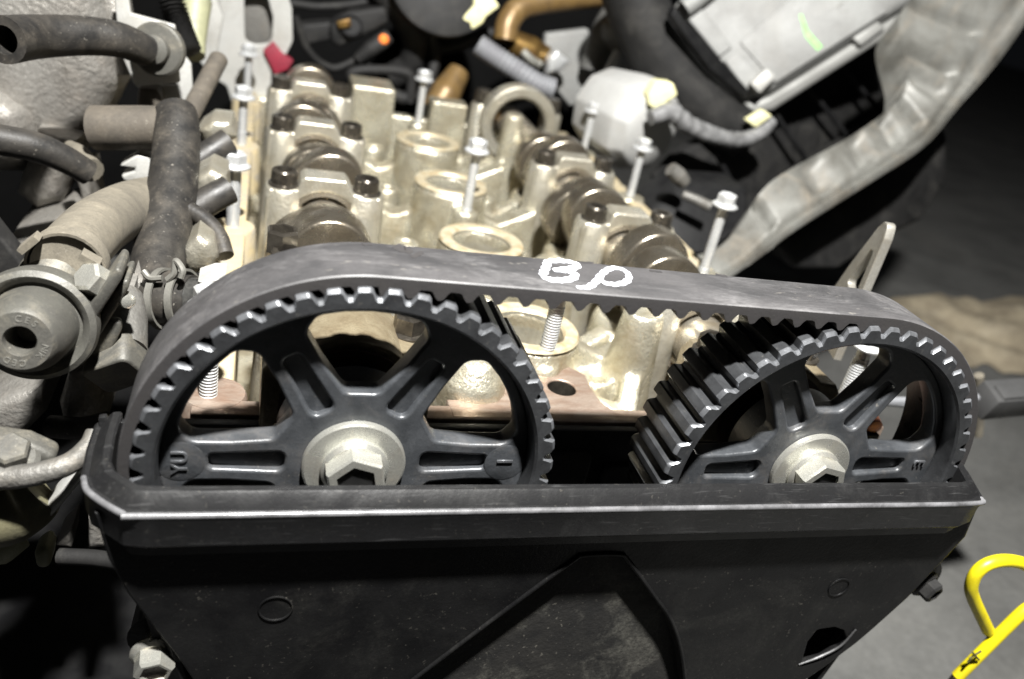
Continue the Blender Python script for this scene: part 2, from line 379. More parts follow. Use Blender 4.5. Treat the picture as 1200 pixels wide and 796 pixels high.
# ================================================================== TIMING DRIVE
NT = 48; RP = 63.1; PITCH = 2 * PI * RP / NT
D = 20 * PITCH; ZR = -2.0
PH0 = R(93.26)
def pulley(cx, cz, phase, rot, root):
    # toothed rim
    bm = BM(); per = 12
    def tooth(a):                               # radius of the toothed surface at angle a
        t = ((a - phase) / (2 * PI / NT)) % 1.0
        t = min(t, 1 - t)                       # 0 = tooth centre, .5 = groove centre
        k = max(0, min(1, (t - .21) / .21)); k = k * k * (3 - 2 * k)
        return 62.4 - 2.9 * k
    n = NT * per
    Ys = [(-.9, -.9), (-1.0, -.0), (27.0, 0), (27.6, -.7)]
    prof = [(-1.0, -1.1), (-.2, -.15), (.4, 0), (27.0, 0), (27.6, -.7)]
    rings = []
    for y, dr in prof:
        rings.append([bm.verts.new((cx + (tooth(2 * PI * i / n) + dr) * math.cos(2 * PI * i / n), y, cz + (tooth(2 * PI * i / n) + dr) * math.sin(2 * PI * i / n))) for i in range(n)])
    for rr, y in ((55.4, 27.6), (55.2, 2), (55.8, -.3), (56.6, -1.0)):
        rings.append([bm.verts.new((cx + rr * math.cos(2 * PI * i / n), y, cz + rr * math.sin(2 * PI * i / n))) for i in range(n)])
    rings.append(rings[0])
    fs = []
    for ri, (a, b) in enumerate(zip(rings, rings[1:])):
        for i in range(n):
            j = (i + 1) % n; f = bm.faces.new((a[i], a[j], b[j], b[i]))
            f.material_index = 1 if ri in (0, 1) else 0
    o = fin('toothed_rim', bm, None, root, 32)
    o.data.materials.append(PULLR); o.data.materials.append(PULLE)
    # spoked web
    def spk(r, w, s): return (r, s * w)
    holes = []
    for k in range(6):
        a0 = R(rot + 60 * k)
        def pt(r, off, sgn, base):              # off = distance from the spoke's centre line
            b_ = a0 if base == 0 else a0 + R(60)
            c, s = math.cos(b_), math.sin(b_)
            return (r * c - sgn * off * s, r * s + sgn * off * c)
        w0, w1 = 7.3, 6.6
        L = [pt(24.0, w0 + .8, 1, 0), pt(36, w1 + .4, 1, 0), pt(47, 7.0, 1, 0)]
        Rr = [pt(47, 7.0, -1, 1), pt(36, w1 + .4, -1, 1), pt(24.0, w0 + .8, -1, 1)]
        arc = [(51.8 * math.cos(a0 + R(t)), 51.8 * math.sin(a0 + R(t))) for t in (13.5, 22, 30, 38, 46.5)]
        holes.append(rpoly(L + arc + Rr, [3.2, 8, 4, 4, 0, 0, 0, 4, 4, 8, 3.2], 4))
        c, s = math.cos(a0), math.sin(a0)
        sl = [(20.5, -3.7), (42, -2.6), (42, 2.6), (20.5, 3.7)]
        holes.append(rpoly([(r * c - t * s, r * s + t * c) for r, t in sl], [2.4, 1.6, 1.6, 2.4], 4))
    plate('spoked_web', circ(55.6, 96), holes, 7.6, 1.0, FRONT(cx, 9.8, cz), PULL, root, 50, 3)
    for k in range(6):                          # floor of each pocket
        a0 = R(rot + 60 * k); c, s = math.cos(a0), math.sin(a0)
        plate('pocket_floor', [(r * c - t * s, r * s + t * c) for r, t in ((19, -5), (44, -4), (44, 4), (19, 5))], [], 5.0, .2, FRONT(cx, 10.9, cz), PULL, root)
    bm = BM(); lathe(bm, [(23, 12.6), (23, 25), (15, 27)], (cx, 0, cz), (0, 1, 0), 48); fin('hub', bm, PULL, root)
    bm = BM(); lathe(bm, [(8, 6.2), (15.2, 6.2), (15.6, 5.7), (15.6, 4.0), (15.0, 3.5), (10.6, 3.3), (8, 3.3)], (cx, 0, cz), (0, 1, 0), 64); w = fin('washer', bm, ZINC, root, 30)
    bm = BM()
    lathe(bm, [(10.2, 3.3), (10.2, 2.0), (9.0, .9), (0, .9)], (cx, 0, cz), (0, 1, 0), 48)
    hexprism(bm, (cx, 2.0, cz), (0, -1, 0), 16.5, 6.8, .7, ph=R(30 + rot * 2 + 12), recess=6.3, rdepth=4.5)
    cb_ = fin('centre_bolt', bm, ZINC, root, 25)
    bm = BM(); lathe(bm, [(0, -3.6), (6.0, -3.6), (6.0, -.6)], (cx, 0, cz), (0, 1, 0), 28, cap=False); fin('bolt_recess', bm, BLK, cb_)
    return root
GP = 'toothed camshaft pulleys side by side under the belt'
pl = thing('camshaft_pulley', 'dark spoked camshaft pulley stamped YU, beside the round dusty valve', 'pulley', (0, 13, -62), GP)
pulley(0, 0, PH0, 0.0, pl)
pr = thing('camshaft_pulley', 'dark spoked camshaft pulley stamped E, beside the lifting eye', 'pulley', (D, 13, -62 + ZR), GP)
pulley(D, ZR, PH0, 2.0, pr)
def onweb(cx, cz, r, a, turn, yy=5.9):
    c, s = math.cos(R(a)), math.sin(R(a))
    ux = Vector((math.cos(R(turn)), 0, math.sin(R(turn)))); uy = Vector((-math.sin(R(turn)), 0, math.cos(R(turn))))
    return mtx((cx + r * c, yy, cz + r * s), ux, uy)
text('raised_lettering', 'YU', 6.4, .5, PULLE, onweb(0, 0, 49.6, 180, 90), pl)
text('raised_lettering', 'I', 7.5, .5, PULLE, onweb(0, 0, 48.5, 1, 90), pl)
text('raised_lettering', 'E', 6.6, .5, PULLE, onweb(D, ZR, 49, 3, -90), pr)
for cx, cz, r, rt in ((0, 0, 49.6, pl), (0, 0, -48.5, pl)):
    bm = BM(); lathe(bm, [(6.9, 6.2), (6.9, 5.95), (6.6, 5.85), (0, 5.85)], (cx - r, 0, cz), (0, 1, 0), 40); fin('letter_pad', bm, PULL, rt)

# belt: outer tangents round both pulleys and the crank pulley far below
def belt_path():
    cs = [(Vector((0, 0)), RP), (Vector((D, ZR)), RP), (Vector((D / 2, -255)), 32.0)]     # clockwise seen from the front
    segs = []
    tg = []
    for i in range(3):
        (c0, r0), (c1, r1) = cs[i], cs[(i + 1) % 3]
        d = c1 - c0; L = d.length; a = math.atan2(d.y, d.x); b = math.acos((r0 - r1) / L)
        n = a + b                                # left normal side = outside for clockwise travel
        tg.append((c0 + Vector((math.cos(n), math.sin(n))) * r0, c1 + Vector((math.cos(n), math.sin(n))) * r1, n))
    pts = []                                     # (pos, normal, arclength)
    s = 0.0
    # start: the left tangent point of the top run
    order = []
    for i in range(3):
        p0, p1, n = tg[i]
        order.append(('line', p0, p1, n))
        c, r = cs[(i + 1) % 3]; n2 = tg[(i + 1) % 3][2]
        da = (n - n2) % (2 * PI)
        order.append(('arc', c, r, n, da))
    return order
order = belt_path()
per = 10; step = PITCH / per
s_off = None; samples = []; s = 0.0
for it in order:
    if it[0] == 'line':
        L = (it[2] - it[1]).length; n = max(2, round(L / step))
        for k in range(n):
            p = it[1].lerp(it[2], k / n); samples.append((p, Vector((math.cos(it[3]), math.sin(it[3]))), s + L * k / n))
    else:
        _, c, r, n0, da = it; L = r * da; n = max(2, round(L / step))
        for k in range(n):
            a = n0 - da * k / n; nn = Vector((math.cos(a), math.sin(a))); samples.append((c + nn * r, nn, s + L * k / n))
    s += L
TOT = s
# arclength of a groove centre of the left pulley: tangent angle n at start, teeth centres at PH0 + k*7.5deg
n0 = order[0][3]
ds = (n0 - (PH0 + PI / NT)) * RP                 # groove centre measured back from the start of the top run
NTB = round(TOT / PITCH)
def depth(sv):
    t = ((sv - ds) / PITCH) % 1.0; t = min(t, 1 - t)
    k = max(0, min(1, (t - .07) / .26)); k = k * k * (3 - 2 * k)
    return 2.75 * (1 - k)
bm = BM(); YB0, YB1 = .6, 24.0
prof = lambda dp: [(2.1, YB0 + .05), (2.45, YB0 + .45), (2.45, YB1 - 1.0), (2.1, YB1 - .3), (1.2, YB1), (-.75 - dp, YB1), (-.75 - dp, YB0), (1.2, YB0 - .02)]
rings = []
for p, nn, sv in samples:
    rings.append([bm.verts.new((p.x + nn.x * h, y, p.y + nn.y * h)) for h, y in prof(depth(sv))])
for i in range(len(rings)):
    a, b = rings[i], rings[(i + 1) % len(rings)]
    for k in range(8):
        f = bm.faces.new((a[k], a[(k + 1) % 8], b[(k + 1) % 8], b[k])); f.material_index = 0 if k in (0, 1, 2, 3) else 1
belt = thing('timing_belt', 'worn grey toothed timing belt hand-marked B P in white paint', 'belt', (D / 2, 12, -290))
o = fin('belt_band', bm, None, belt, 30); o.data.materials.append(RUB); o.data.materials.append(RUBT)
# hand painted letters: strokes of a brush on the flat back of the belt
ZB = RP + 2.45
def ztop(x): return ZB + ZR * max(0, min(1, x / D)) + .06
def stroke(name, pts, wx, wy, taper=.6, hh=.07):
    g = [px(600 + u / 3.98, 200 + v / 3.98, z=ZB - 1.0) for u, v in pts]
    path = catmull(g, 7); bm = BM(); m_ = len(path); L = []; Rr = []
    for i, p in enumerate(path):
        t = (path[min(i + 1, m_ - 1)] - path[max(i - 1, 0)]); t.z = 0; t.normalize()
        n = Vector((-t.y, t.x, 0)); e = min(1, .55 + 4 * min(i, m_ - 1 - i) / m_ * taper * 2) * (1 + .16 * math.sin(i * 1.3))
        off = Vector((n.x * wx, n.y * wy, 0)) * e
        for lst, q in ((L, p + off), (Rr, p - off)):
            q = q.copy(); q.z = ztop(q.x); lst.append((bm.verts.new(q), bm.verts.new(q + Vector((0, 0, hh)))))
    for i in range(m_ - 1):
        bm.faces.new((L[i][1], L[i + 1][1], Rr[i + 1][1], Rr[i][1]))
        bm.faces.new((L[i][0], L[i + 1][0], L[i + 1][1], L[i][1])); bm.faces.new((Rr[i][0], Rr[i][1], Rr[i + 1][1], Rr[i + 1][0]))
    for e_ in (0, m_ - 1): bm.faces.new((L[e_][0], L[e_][1], Rr[e_][1], Rr[e_][0]))
    return fin(name, bm, WHITEP, belt, 60)
stroke('painted_letter', [(168, 424), (160, 448), (150, 474), (138, 498)], 1.15, 1.9)
stroke('painted_letter', [(150, 432), (200, 426), (255, 428), (300, 440), (295, 456), (240, 466), (190, 470)], 1.15, 1.5)
stroke('painted_letter', [(190, 470), (245, 472), (290, 484), (285, 505), (240, 517), (180, 515), (135, 500)], 1.15, 1.6)
stroke('painted_letter', [(300, 550), (350, 550), (385, 528), (410, 496), (440, 468), (480, 456), (525, 468), (545, 495), (530, 522), (480, 534), (430, 526), (412, 508)], 1.0, 1.35)

def smear(pts, wx, wy):
    o_ = stroke('oil_smear', pts, wx, wy, .6, .02); o_.data.materials.clear(); o_.data.materials.append(RUBT)
smear([(-545, 362), (-525, 372), (-500, 380), (-478, 378)], 2.0, 3.0)
smear([(-470, 418), (-455, 412), (-430, 398), (-415, 396)], .8, 1.1)
smear([(-700, 360), (-680, 358), (-655, 357)], 1.0, 1.0)
smear([(-220, 398), (-160, 400), (-100, 404)], .8, .8)
smear([(640, 466), (680, 470), (700, 472)], .8, .7)
smear([(950, 480), (985, 486), (1005, 487)], .9, .9)
smear([(300, 428), (340, 432), (380, 432)], .6, .6)
# ------------------------------------------------------------------ lower timing cover
cov = thing('timing_cover', 'black plastic lower timing cover with scratched rolled lip and torn corner', 'cover', (85, -12, -130))
XL, XR = -68.5, 229.0
# the front shell below the lip: outline traced on its own plane
YF = -9.0
out = [(112, 596), (118, 618), (128, 650), (150, 690), (178, 726), (205, 760), (232, 800), (250, 850), (700, 850), (905, 850), (918, 800)]
tear = [(975, 768), (937, 779), (934, 776), (948, 745), (955, 735), (985, 729), (1000, 727), (1003, 733), (996, 742)]
rim_r = [(1020, 733), (1060, 697), (1100, 655), (1128, 625), (1140, 596)]
shell2 = []
for u, v in out + [(935, 797), (960, 780), (1000, 750)] + rim_r: q = px(u, v, y=YF); shell2.append((q.x, q.z))
# dressed hole
hole = []
for u, v in [(936, 776), (944, 748), (955, 734), (975, 731), (986, 735), (989, 745), (982, 757), (962, 769)]: q = px(u, v, y=YF); hole.append((q.x, q.z))
ridge_px = [(455, 812), (520, 762), (600, 702), (668, 652), (682, 645), (722, 644), (733, 651), (765, 694), (784, 722), (796, 760), (802, 812), (802, 850), (455, 850)]
opening = []
for u, v in ridge_px: q = px(u, v, y=YF); opening.append((q.x, q.z))
plate('front_shell', shell2, [rpoly(opening, 2.0, 3), rpoly(hole, 1.2, 3)], 4.0, .8, FRONT(0, YF, 0), PLAST, cov, 40, 2)
# recessed panel behind the ridge opening, with its own sloping walls
op = [Vector((x, z)) for x, z in opening]
bm = BM(); a = []; b = []
cc = sum(op, Vector((0, 0))) / len(op)
for q in op:
    a.append(bm.verts.new((q.x + (q - cc).normalized().x * .6, YF - 1.0, q.y + (q - cc).normalized().y * .6))); b.append(bm.verts.new((q.x + (cc - q).normalized().x * 1.5, YF + 2.6, q.y + (cc - q).normalized().y * 1.5)))
for i in range(len(a)): bm.faces.new((a[i], a[(i + 1) % len(a)], b[(i + 1) % len(a)], b[i]))
bm.faces.new(b)
fin('recessed_panel', bm, mat('dusty_recess_plastic', (.012, .012, .012), (.022, .021, .019), .6, .8, 0, 18, .2, .8, (.17, .165, .14), .8, 30, spec=.25, speck=.2), cov)
for (u, v, rx) in ((323, 713, 5.2), (983, 688, 4.6)):          # round moulding marks
    q = px(u, v, y=YF - 2)
    bm = BM(); lathe(bm, [(rx, 2.0), (rx, -.25), (rx - .25, -.4), (rx - .55, -.25), (rx - .6, .3), (0, .3)], (q.x, YF - 2.1, q.z), (0, 1, 0), 40); fin('moulding_mark', bm, PLAST, cov)
# lip: profile swept along front edge, round the corners and back along both sides
lipprof = [(-2.0, -20), (1.6, -20), (1.6, -15.2), (4.2, -14.8), (4.9, -13.8), (5.0, -7), (5.6, -4.4), (5.7, -3.2), (4.9, -2.4), (3.6, -2.3), (3.0, -1.4), (1.2, .8), (.4, 1.6), (-1.4, 1.8), (-2.0, 1.2)]
q1 = px(640, 571, y=-12)
Z0 = 2.9
path = [(-69.2, 24), (-69.4, 12), (-68.6, 0), (-66.8, -4.8), (-59.5, -11.6), (-56, -12.2), (0, -12.3), (80, -12.3), (160, -12.3), (219, -12.3), (223.5, -10.8), (229, 2), (230, 20)]
path = [Vector(p) for p in path]
bm = BM(); rings = []
for i, p in enumerate(path):
    t0 = (p - path[i - 1]).normalized() if i else None; t1 = (path[i + 1] - p).normalized() if i < len(path) - 1 else None
    t = ((t0 or t1) + (t1 or t0)).normalized(); n = Vector((t.y, -t.x))          # outward
    k = 1 / max(.5, n.dot(Vector(((t1 or t0).y, -(t1 or t0).x))))
    rings.append([bm.verts.new((p.x + n.x * h * k, p.y + n.y * h * k, Z0 + z)) for h, z in lipprof])
for a, b in zip(rings, rings[1:]):
    for k in range(len(a)): bm.faces.new((a[k], a[(k + 1) % len(a)], b[(k + 1) % len(a)], b[k]))
bm.faces.new(rings[0]); bm.faces.new(rings[-1])
fin('rolled_lip', bm, PLASTL, cov, 28)
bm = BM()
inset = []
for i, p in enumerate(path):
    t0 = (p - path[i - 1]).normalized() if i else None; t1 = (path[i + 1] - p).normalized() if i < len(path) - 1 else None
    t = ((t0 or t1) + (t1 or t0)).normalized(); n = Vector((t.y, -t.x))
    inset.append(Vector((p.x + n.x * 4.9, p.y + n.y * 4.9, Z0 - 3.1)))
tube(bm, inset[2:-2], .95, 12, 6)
fin('highlight_bead', bm, mat('painted_lip_highlight', (.14, .14, .145), (.035, .035, .036), .22, .36, 0, 10, .05, .5, lo=.35, hi=.7), cov)  # pale bead: the lip's highlight line painted into its colour
tube(bm := BM(), [Vector((x, YF - 2.2, z)) for x, z in opening[:-2]], .8, 10, 5)
fin('ridge_edge', bm, PLAST, cov)
# side walls behind the front shell
for pts in ([(-61, -9), (-68, -2), (-68.5, 25)], [(221, -9), (229, 2), (229, 27)]):
    bm = BM()
    for (xa, ya), (xb, yb) in zip(pts, pts[1:]):
        prism(bm, [(xa, ya, -9), (xb, yb, -9), (xb * .86 + 12, yb, -110), (xa * .86 + 12, ya, -110)], (1.6 if xa < 0 else -1.6, .4, 0))
    fin('side_wall', bm, PLAST, cov)
# upright left end with its notch
bm = BM()
prism(bm, [(-73, 22, -20), (-73.5, 22, 3.6), (-71.5, 22, 4.0), (-70.5, 22, 1.8), (-66.2, 22, 2.2), (-65.8, 22, 7.0), (-64, 22, 8.6), (-61.5, 22, 8.2), (-61.5, 22, -20)], (0, 2.2, 0))
fin('end_upright', bm, PLASTL, cov, bevel=.4)
bm = BM()
tube(bm, [px(936, 779, y=YF - 2.2), px(960, 770, y=YF - 2), px(985, 757, y=YF - 2.2), px(1003, 738, y=YF - 2.4)], [.3, .6, .5, .35], 8)
fin('torn_edge', bm, mat('torn_plastic', (.06, .06, .062), (.03, .03, .03), .4, .6, 0, 5, .1, .5), cov)
# bolts that hold it
def flange_bolt(name, label, base, d, af, h, fr, mt, recess=0, group=None, shank=10, cat='bolt', ph=0.2):
    base = Vector(base); d = Vector(d).normalized()
    t = thing(name, label, cat, base, group)
    bm = BM(); lathe(bm, [(fr, 0), (fr, 1.0), (fr * .82, 2.2), (0, 2.2)], base, d, 32); fin('flange', bm, mt, t)
    bm = BM(); hexprism(bm, base + d * 2, d, af, h, .9, ph=ph, recess=recess, rdepth=1.4); hd = fin('head', bm, mt, t, 25)
    if recess:
        bm = BM(); lathe(bm, [(recess * 1.02, h + 1.4), (recess * .9, h + 1.1), (0, h + 1.1)], base, d, 24, cap=False); fin('head_recess', bm, DKBOLT, hd)
    bm = BM(); lathe(bm, [(af * .3, -shank), (af * .3, .5)], base, d, 20); fin('shank', bm, mt, t)
    return t
flange_bolt('cover_bolt', 'bright hex bolt below the lower left flank of the timing cover', px(182, 764, y=-4), (.06, -.97, -.1), 10.5, 6, 7.4, ZINC, 4.3)
flange_bolt('cover_bolt', 'small dark hex bolt on the right flank of the timing cover above the dipstick', px(1082, 683, y=-4), (.25, -.95, -.12), 8.5, 4.5, 6.5, BLKD, 3.0)
bm = BM(); q = px(1078, 676, y=2); lathe(bm, [(9.5, 0), (9.5, 14), (7, 16)], q, (.05, 1, 0), 24); obox(bm, q + Vector((-10, 6, 4)), (1, 0, .3), (0, 1, 0), (-.3, 0, 1), 12, 6, 6)
fin('mounting_ear', bm, PLAST, cov, bevel=.5)
bm = BM(); q = px(188, 748, y=2); lathe(bm, [(9.5, 0), (9.5, 14), (7, 16)], q, (.05, 1, 0), 24); obox(bm, q + Vector((8, 6, 8)), (1, 0, 0), (0, 1, 0), (0, 0, 1), 10, 6, 12)
fin('mounting_ear', bm, PLAST, cov, bevel=.5)
# rear timing plate behind the pulleys
bm = BM(); box(bm, -66, 228, 40.5, 44.4, -120, -11); REARM = mat('rear_plate_plastic', (.030, .030, .031), (.020, .020, .0205), .45, .6, 0, 14, .1, .6, (.14, .135, .12), .3, 24); rear = fin('rear_timing_plate', bm, REARM, None, bevel=.8)
tag(rear, 'black plastic rear timing plate seen between the two pulleys', 'plate')
for x0, x1, z0, z1 in ((70, 96, -50, -20), (102, 134, -60, -26), (38, 62, -52, -24)):
    plate('raised_pad', rpoly([(x0, z0), (x1, z0), (x1, z1), (x0, z1)], 4), [], 3.0, .8, FRONT(0, 39.6, 0), REARM, rear)

# ================================================================== CYLINDER HEAD
YC = [107, 205, 304, 406, 470]                     # bearing caps
YT = [103, 199, 291, 382]                          # plug tubes
ZG = -10.0; ZFL = -62.0; XT = D / 2
head = thing('cylinder_head', 'pale cast aluminium cylinder head with open camshaft valley and plug tubes', 'cylinder head', (85, 280, -130))
def bx(name, a, mt, bev=2.0, root=head, seg=3):
    bm = BM(); box(bm, *a); return fin(name, bm, mt, root, bevel=bev, seg=seg)
CAST = BM()
box(CAST, -46, 228, 55, 500, -130, ZFL)
bx('gasket_rail', (-47, -37, 47.5, 498, -60, ZG), GASKET, 1.2)
bx('gasket_rail', (219, 230, 47.5, 498, -60, ZG), GASKET, 1.2)
# front wall: machined top, saddle dips for both camshafts
def front_wall():
    tops = [(-50, ZG), (-26, ZG), (-26, -6), (-19, -14), (0, -20), (19, -14), (26, -6), (26, ZG), (45, ZG), (120, ZG), (D - 26, ZG), (D - 26, -6), (D - 19, -14), (D, -20), (D + 19, -14), (D + 26, -6), (D + 26, ZG), (233, ZG)]
    bm = BM(); poly = [(x, 45, z) for x, z in tops] + [(233, 45, -125), (-50, 45, -125)]
    prism(bm, poly, (0, 9, 0)); return fin('front_wall', bm, ALUM, head, bevel=.8)
front_wall()
# wide machined apron between the pulleys with an oil hole
ap = [(40, 0), (117, 0), (108, 6), (104, 13), (103, 24), (104, 34), (97, 42), (70, 46), (60, 20), (54, 12), (40, 12)]
plate('machined_apron', [(x, -y) for x, y in ap][::-1], [circ(6.0, 28, (90, -23))], 6, .6, mtx((0, 46, ZG - 2.92), (1, 0, 0), (0, -1, 0)), ALUM, head)
bm = BM(); lathe(bm, [(5.95, -.2), (5.6, -14), (0, -14)], (90, 69, ZG - .4), (0, 0, 1), 28, cap=False); fin('oil_hole', bm, DKBOLT, head)
# rail bosses
RB = [(-43, 58), (-43, 213), (-43, 352), (-43, 470), (224, 58), (220, 200), (224, 332), (224, 440)]
for x, y in RB:
    bm = BM(); lathe(bm, [(12, -40), (11, ZG - 1.2), (10.2, ZG + .25), (5, ZG + .25)], (x, y, 0), (0, 0, 1), 28); fin('rail_boss', bm, ALUM if y < 80 else (GASKET if x < 0 else ALU), head)
# spark plug tubes
for i, y in enumerate(YT):
    lathe(CAST, [(27, ZFL - 4), (24.6, ZFL + 8), (23.3, -6), (22.8, -1.6), (15.4, -1.6), (15.4, ZFL - 4), (27, ZFL - 4)], (XT, y, 0), (0, 0, 1), 48, cap=False)
    bm = BM(); lathe(bm, [(15.8, -1.4), (15.3, -9), (15.0, -30), (0, -34)], (XT, y, 0), (0, 0, 1), 40, cap=False); tb = fin('tube_bore', bm, ALUC, head)
    bm = BM(); lathe(bm, [(23.0, -1.2), (22.2, 0), (19.6, .2), (16.8, -.2), (15.8, -1.4)], (XT, y, 0), (0, 0, 1), 48, cap=False); fin('tube_rim', bm, STAIN, tb)
# ribs, ramps and pedestals across the valley
def rib(pts, w, z0):
    for (x0, y0, za), (x1, y1, zb) in zip(pts, pts[1:]):
        d = Vector((x1 - x0, y1 - y0)).normalized(); n = Vector((-d.y, d.x)) * w / 2
        a = [CAST.verts.new((x0 + s * n.x, y0 + s * n.y, z)) for s, z in ((-1, z0), (1, z0), (.72, za), (-.72, za))]
        b = [CAST.verts.new((x1 + s * n.x, y1 + s * n.y, z)) for s, z in ((-1, z0), (1, z0), (.72, zb), (-.72, zb))]
        for k in range(4): CAST.faces.new((a[k], a[(k + 1) % 4], b[(k + 1) % 4], b[k]))
        CAST.faces.new(a); CAST.faces.new(b)
def post(x, y, prof, d=(0, 0, 1), n=28): lathe(CAST, prof, (x, y, 0), d, n)
for i, y in enumerate(YT):
    for sx in (-1, 1):
        xb = XT + sx * (XT - 24)
        rib([(XT + sx * 18, y + 2, -17), (XT + sx * 34, y + 3, -24), (xb, y + 4, -12)], 22, ZFL - 4)
        rib([(XT + sx * 44, y + 24, -31), (XT + sx * 40, y + 66, -35)], 24, ZFL - 4)
        rib([(XT + sx * 22, y + 26, -36), (XT + sx * 60, y + 46, -22)], 13, ZFL - 4)
        post(XT + sx * 33, y + 38, [(0, ZFL - 4), (13, ZFL - 4), (9, -30), (7.5, -20), (4, -20), (4, -27), (0, -27)])
        post(XT + sx * 30, y - 26, [(0, ZFL - 4), (10, ZFL - 4), (7, -34), (0, -30)])
        for dy in (34, 62):
            post(XT + sx * XT, y + dy + 2, [(0, ZFL - 4), (24, ZFL - 4), (22, -28), (20, -24), (16.5, -24), (16.5, -34), (0, -34)], n=32)
    rib([(XT, y + 18, -22), (XT + 3, y + 78, -26)], 15, ZFL - 4)
    for sx, dx, dy in ((-1, 50, -20), (1, 50, -20), (-1, 26, 52), (1, 26, 52)):
        bm = BM(); lathe(bm, [(8.5, ZFL - 1), (8.0, ZFL + .8), (6.6, ZFL + .6), (6.0, ZFL + .2), (0, ZFL + .2)], (XT + sx * dx, y + dy, 0), (0, 0, 1), 24); fin('painted_drain_hole', bm, BLK, head)  # flat black disc, painted for the dark inside an open hole
# slopes in the gap between the pulleys
rib([(96, 92, -12), (112, 84, -22), (128, 72, -26)], 10, ZFL - 4)
rib([(106, 108, -8), (124, 110, -16), (140, 112, -6)], 15, ZFL - 4)
rib([(114, 60, -30), (126, 76, -24), (134, 96, -10)], 12, ZFL - 4)
rib([(104, 58, -22), (122, 54, -26), (134, 56, -20)], 14, ZFL - 4)
post(134, 100, [(0, ZFL - 4), (17, ZFL - 4), (12, -24), (10, 2), (9, 12), (0, 12)])
post(118, 96, [(0, ZFL - 4), (11, ZFL - 4), (8, -26), (7, -20), (4, -20), (4, -28), (0, -28)])
# golden lump seen through the first pulley's spokes
rib([(40, 74, -6), (52, 66, 2), (62, 62, -4)], 16, ZFL - 4)
post(52, 68, [(0, ZFL), (15, ZFL), (13, -6), (8, 3), (0, 5)])
# centre row bolt bosses
CB = [(86, 84), (88, 262), (87, 456)]
for x, y in CB:
    post(x, y, [(0, ZFL - 4), (9, ZFL - 4), (7.6, -9), (7.0, -7.2), (0, -7.2)])
# rear wall blocks and the arched rear bearing
bx('rear_wall', (-46, 228, 488, 500, -130, -12), ALU, 2)
box(CAST, 33, 66, 452, 489, ZFL - 4, 16)
box(CAST, 98, 128, 468, 489, ZFL - 4, 8)
bm = BM(); lathe(bm, [(24, 0), (30, 0), (31.5, 1.5), (31.5, 16), (24, 16), (22, 14), (22, 2), (24, 0)], (D + 2, 446, 2), (0, 1, 0), 56, cap=False); fin('rear_arch', bm, ALUC, head)
for x in (-28, 32):
    bm = BM(); lathe(bm, [(9, ZFL), (9, 10), (7.5, 12), (0, 12)], (D + 2 + x, 468, 0), (0, 0, 1), 24); fin('rear_post', bm, ALUC, head)
    bm = BM(); lathe(bm, [(6.5, 12), (6.5, 22), (5.2, 23.5), (0, 23.5)], (D + 2 + x, 468, 0), (0, 0, 1), 24); fin('post_nut', bm, DKBOLT, head)
post(D - 18, 398, [(0, ZFL - 4), (13, ZFL - 4), (8.5, -10), (7.5, 21), (6.5, 22.5), (0, 22.5)])
def cast_metal(name, bm, voxel, mt, root, it=5):
    """fuse overlapping rough shapes into one casting with filleted joints"""
    bmesh.ops.recalc_face_normals(bm, faces=bm.faces)
    me = bpy.data.meshes.new('rough'); bm.to_mesh(me); bm.free()
    o = bpy.data.objects.new('rough', me); col.objects.link(o)
    r = o.modifiers.new('r', 'REMESH'); r.mode = 'VOXEL'; r.voxel_size = voxel; r.use_smooth_shade = True
    sm = o.modifiers.new('s', 'SMOOTH'); sm.factor = .5; sm.iterations = it
    dg = bpy.context.evaluated_depsgraph_get(); dg.update()
    out_ = bpy.data.meshes.new_from_object(o.evaluated_get(dg)); bpy.data.objects.remove(o)
    for p in out_.polygons: p.use_smooth = True
    out_.name = name
    return link(name, out_, mt, root)
cast_metal('head_casting', CAST, 1.5, ALU, head, 6)

# ------------------------------------------------------------------ camshafts
def camshaft(cx, cz, label, phs, root_name='camshaft'):
    t = thing(root_name, label, 'camshaft', (cx, 250, cz - 20), 'camshafts lying in the head')
    bm = BM(); lathe(bm, [(9, 12), (13, 27), (13, 480)], (cx, 0, cz), (0, 1, 0), 36); fin('shaft', bm, JOURN, t)
    k = 0
    for i in range(4):
        for dy in (34, 62):
            y = YC[i] + dy; a = phs[k % len(phs)]; k += 1
            if y > (455 if cx < 50 else 400): continue
            bm = BM(); ring = []
            n = 48
            for j in range(n):
                th = 2 * PI * j / n; c = math.cos(th - R(a))
                r = 20.5 + 8.0 * max(0, c) ** 2.2
                ring.append((cx + r * math.cos(th), cz + r * math.sin(th)))
            prism(bm, [(x, y - 8, z) for x, z in ring], (0, 16, 0)); fin('lobe', bm, LOBE, t, 60, bevel=1.8, seg=3)
    return t
camshaft(0, 0, 'brown oiled camshaft lying beside the gasket rail with yellow residue', (95, 200, 60, 250, 130, 300, 85, 20))
camshaft(D, ZR, 'brown oiled camshaft reaching back into the open rear arch', (115, 80, 125, 210, 60, 300, 110, 20))

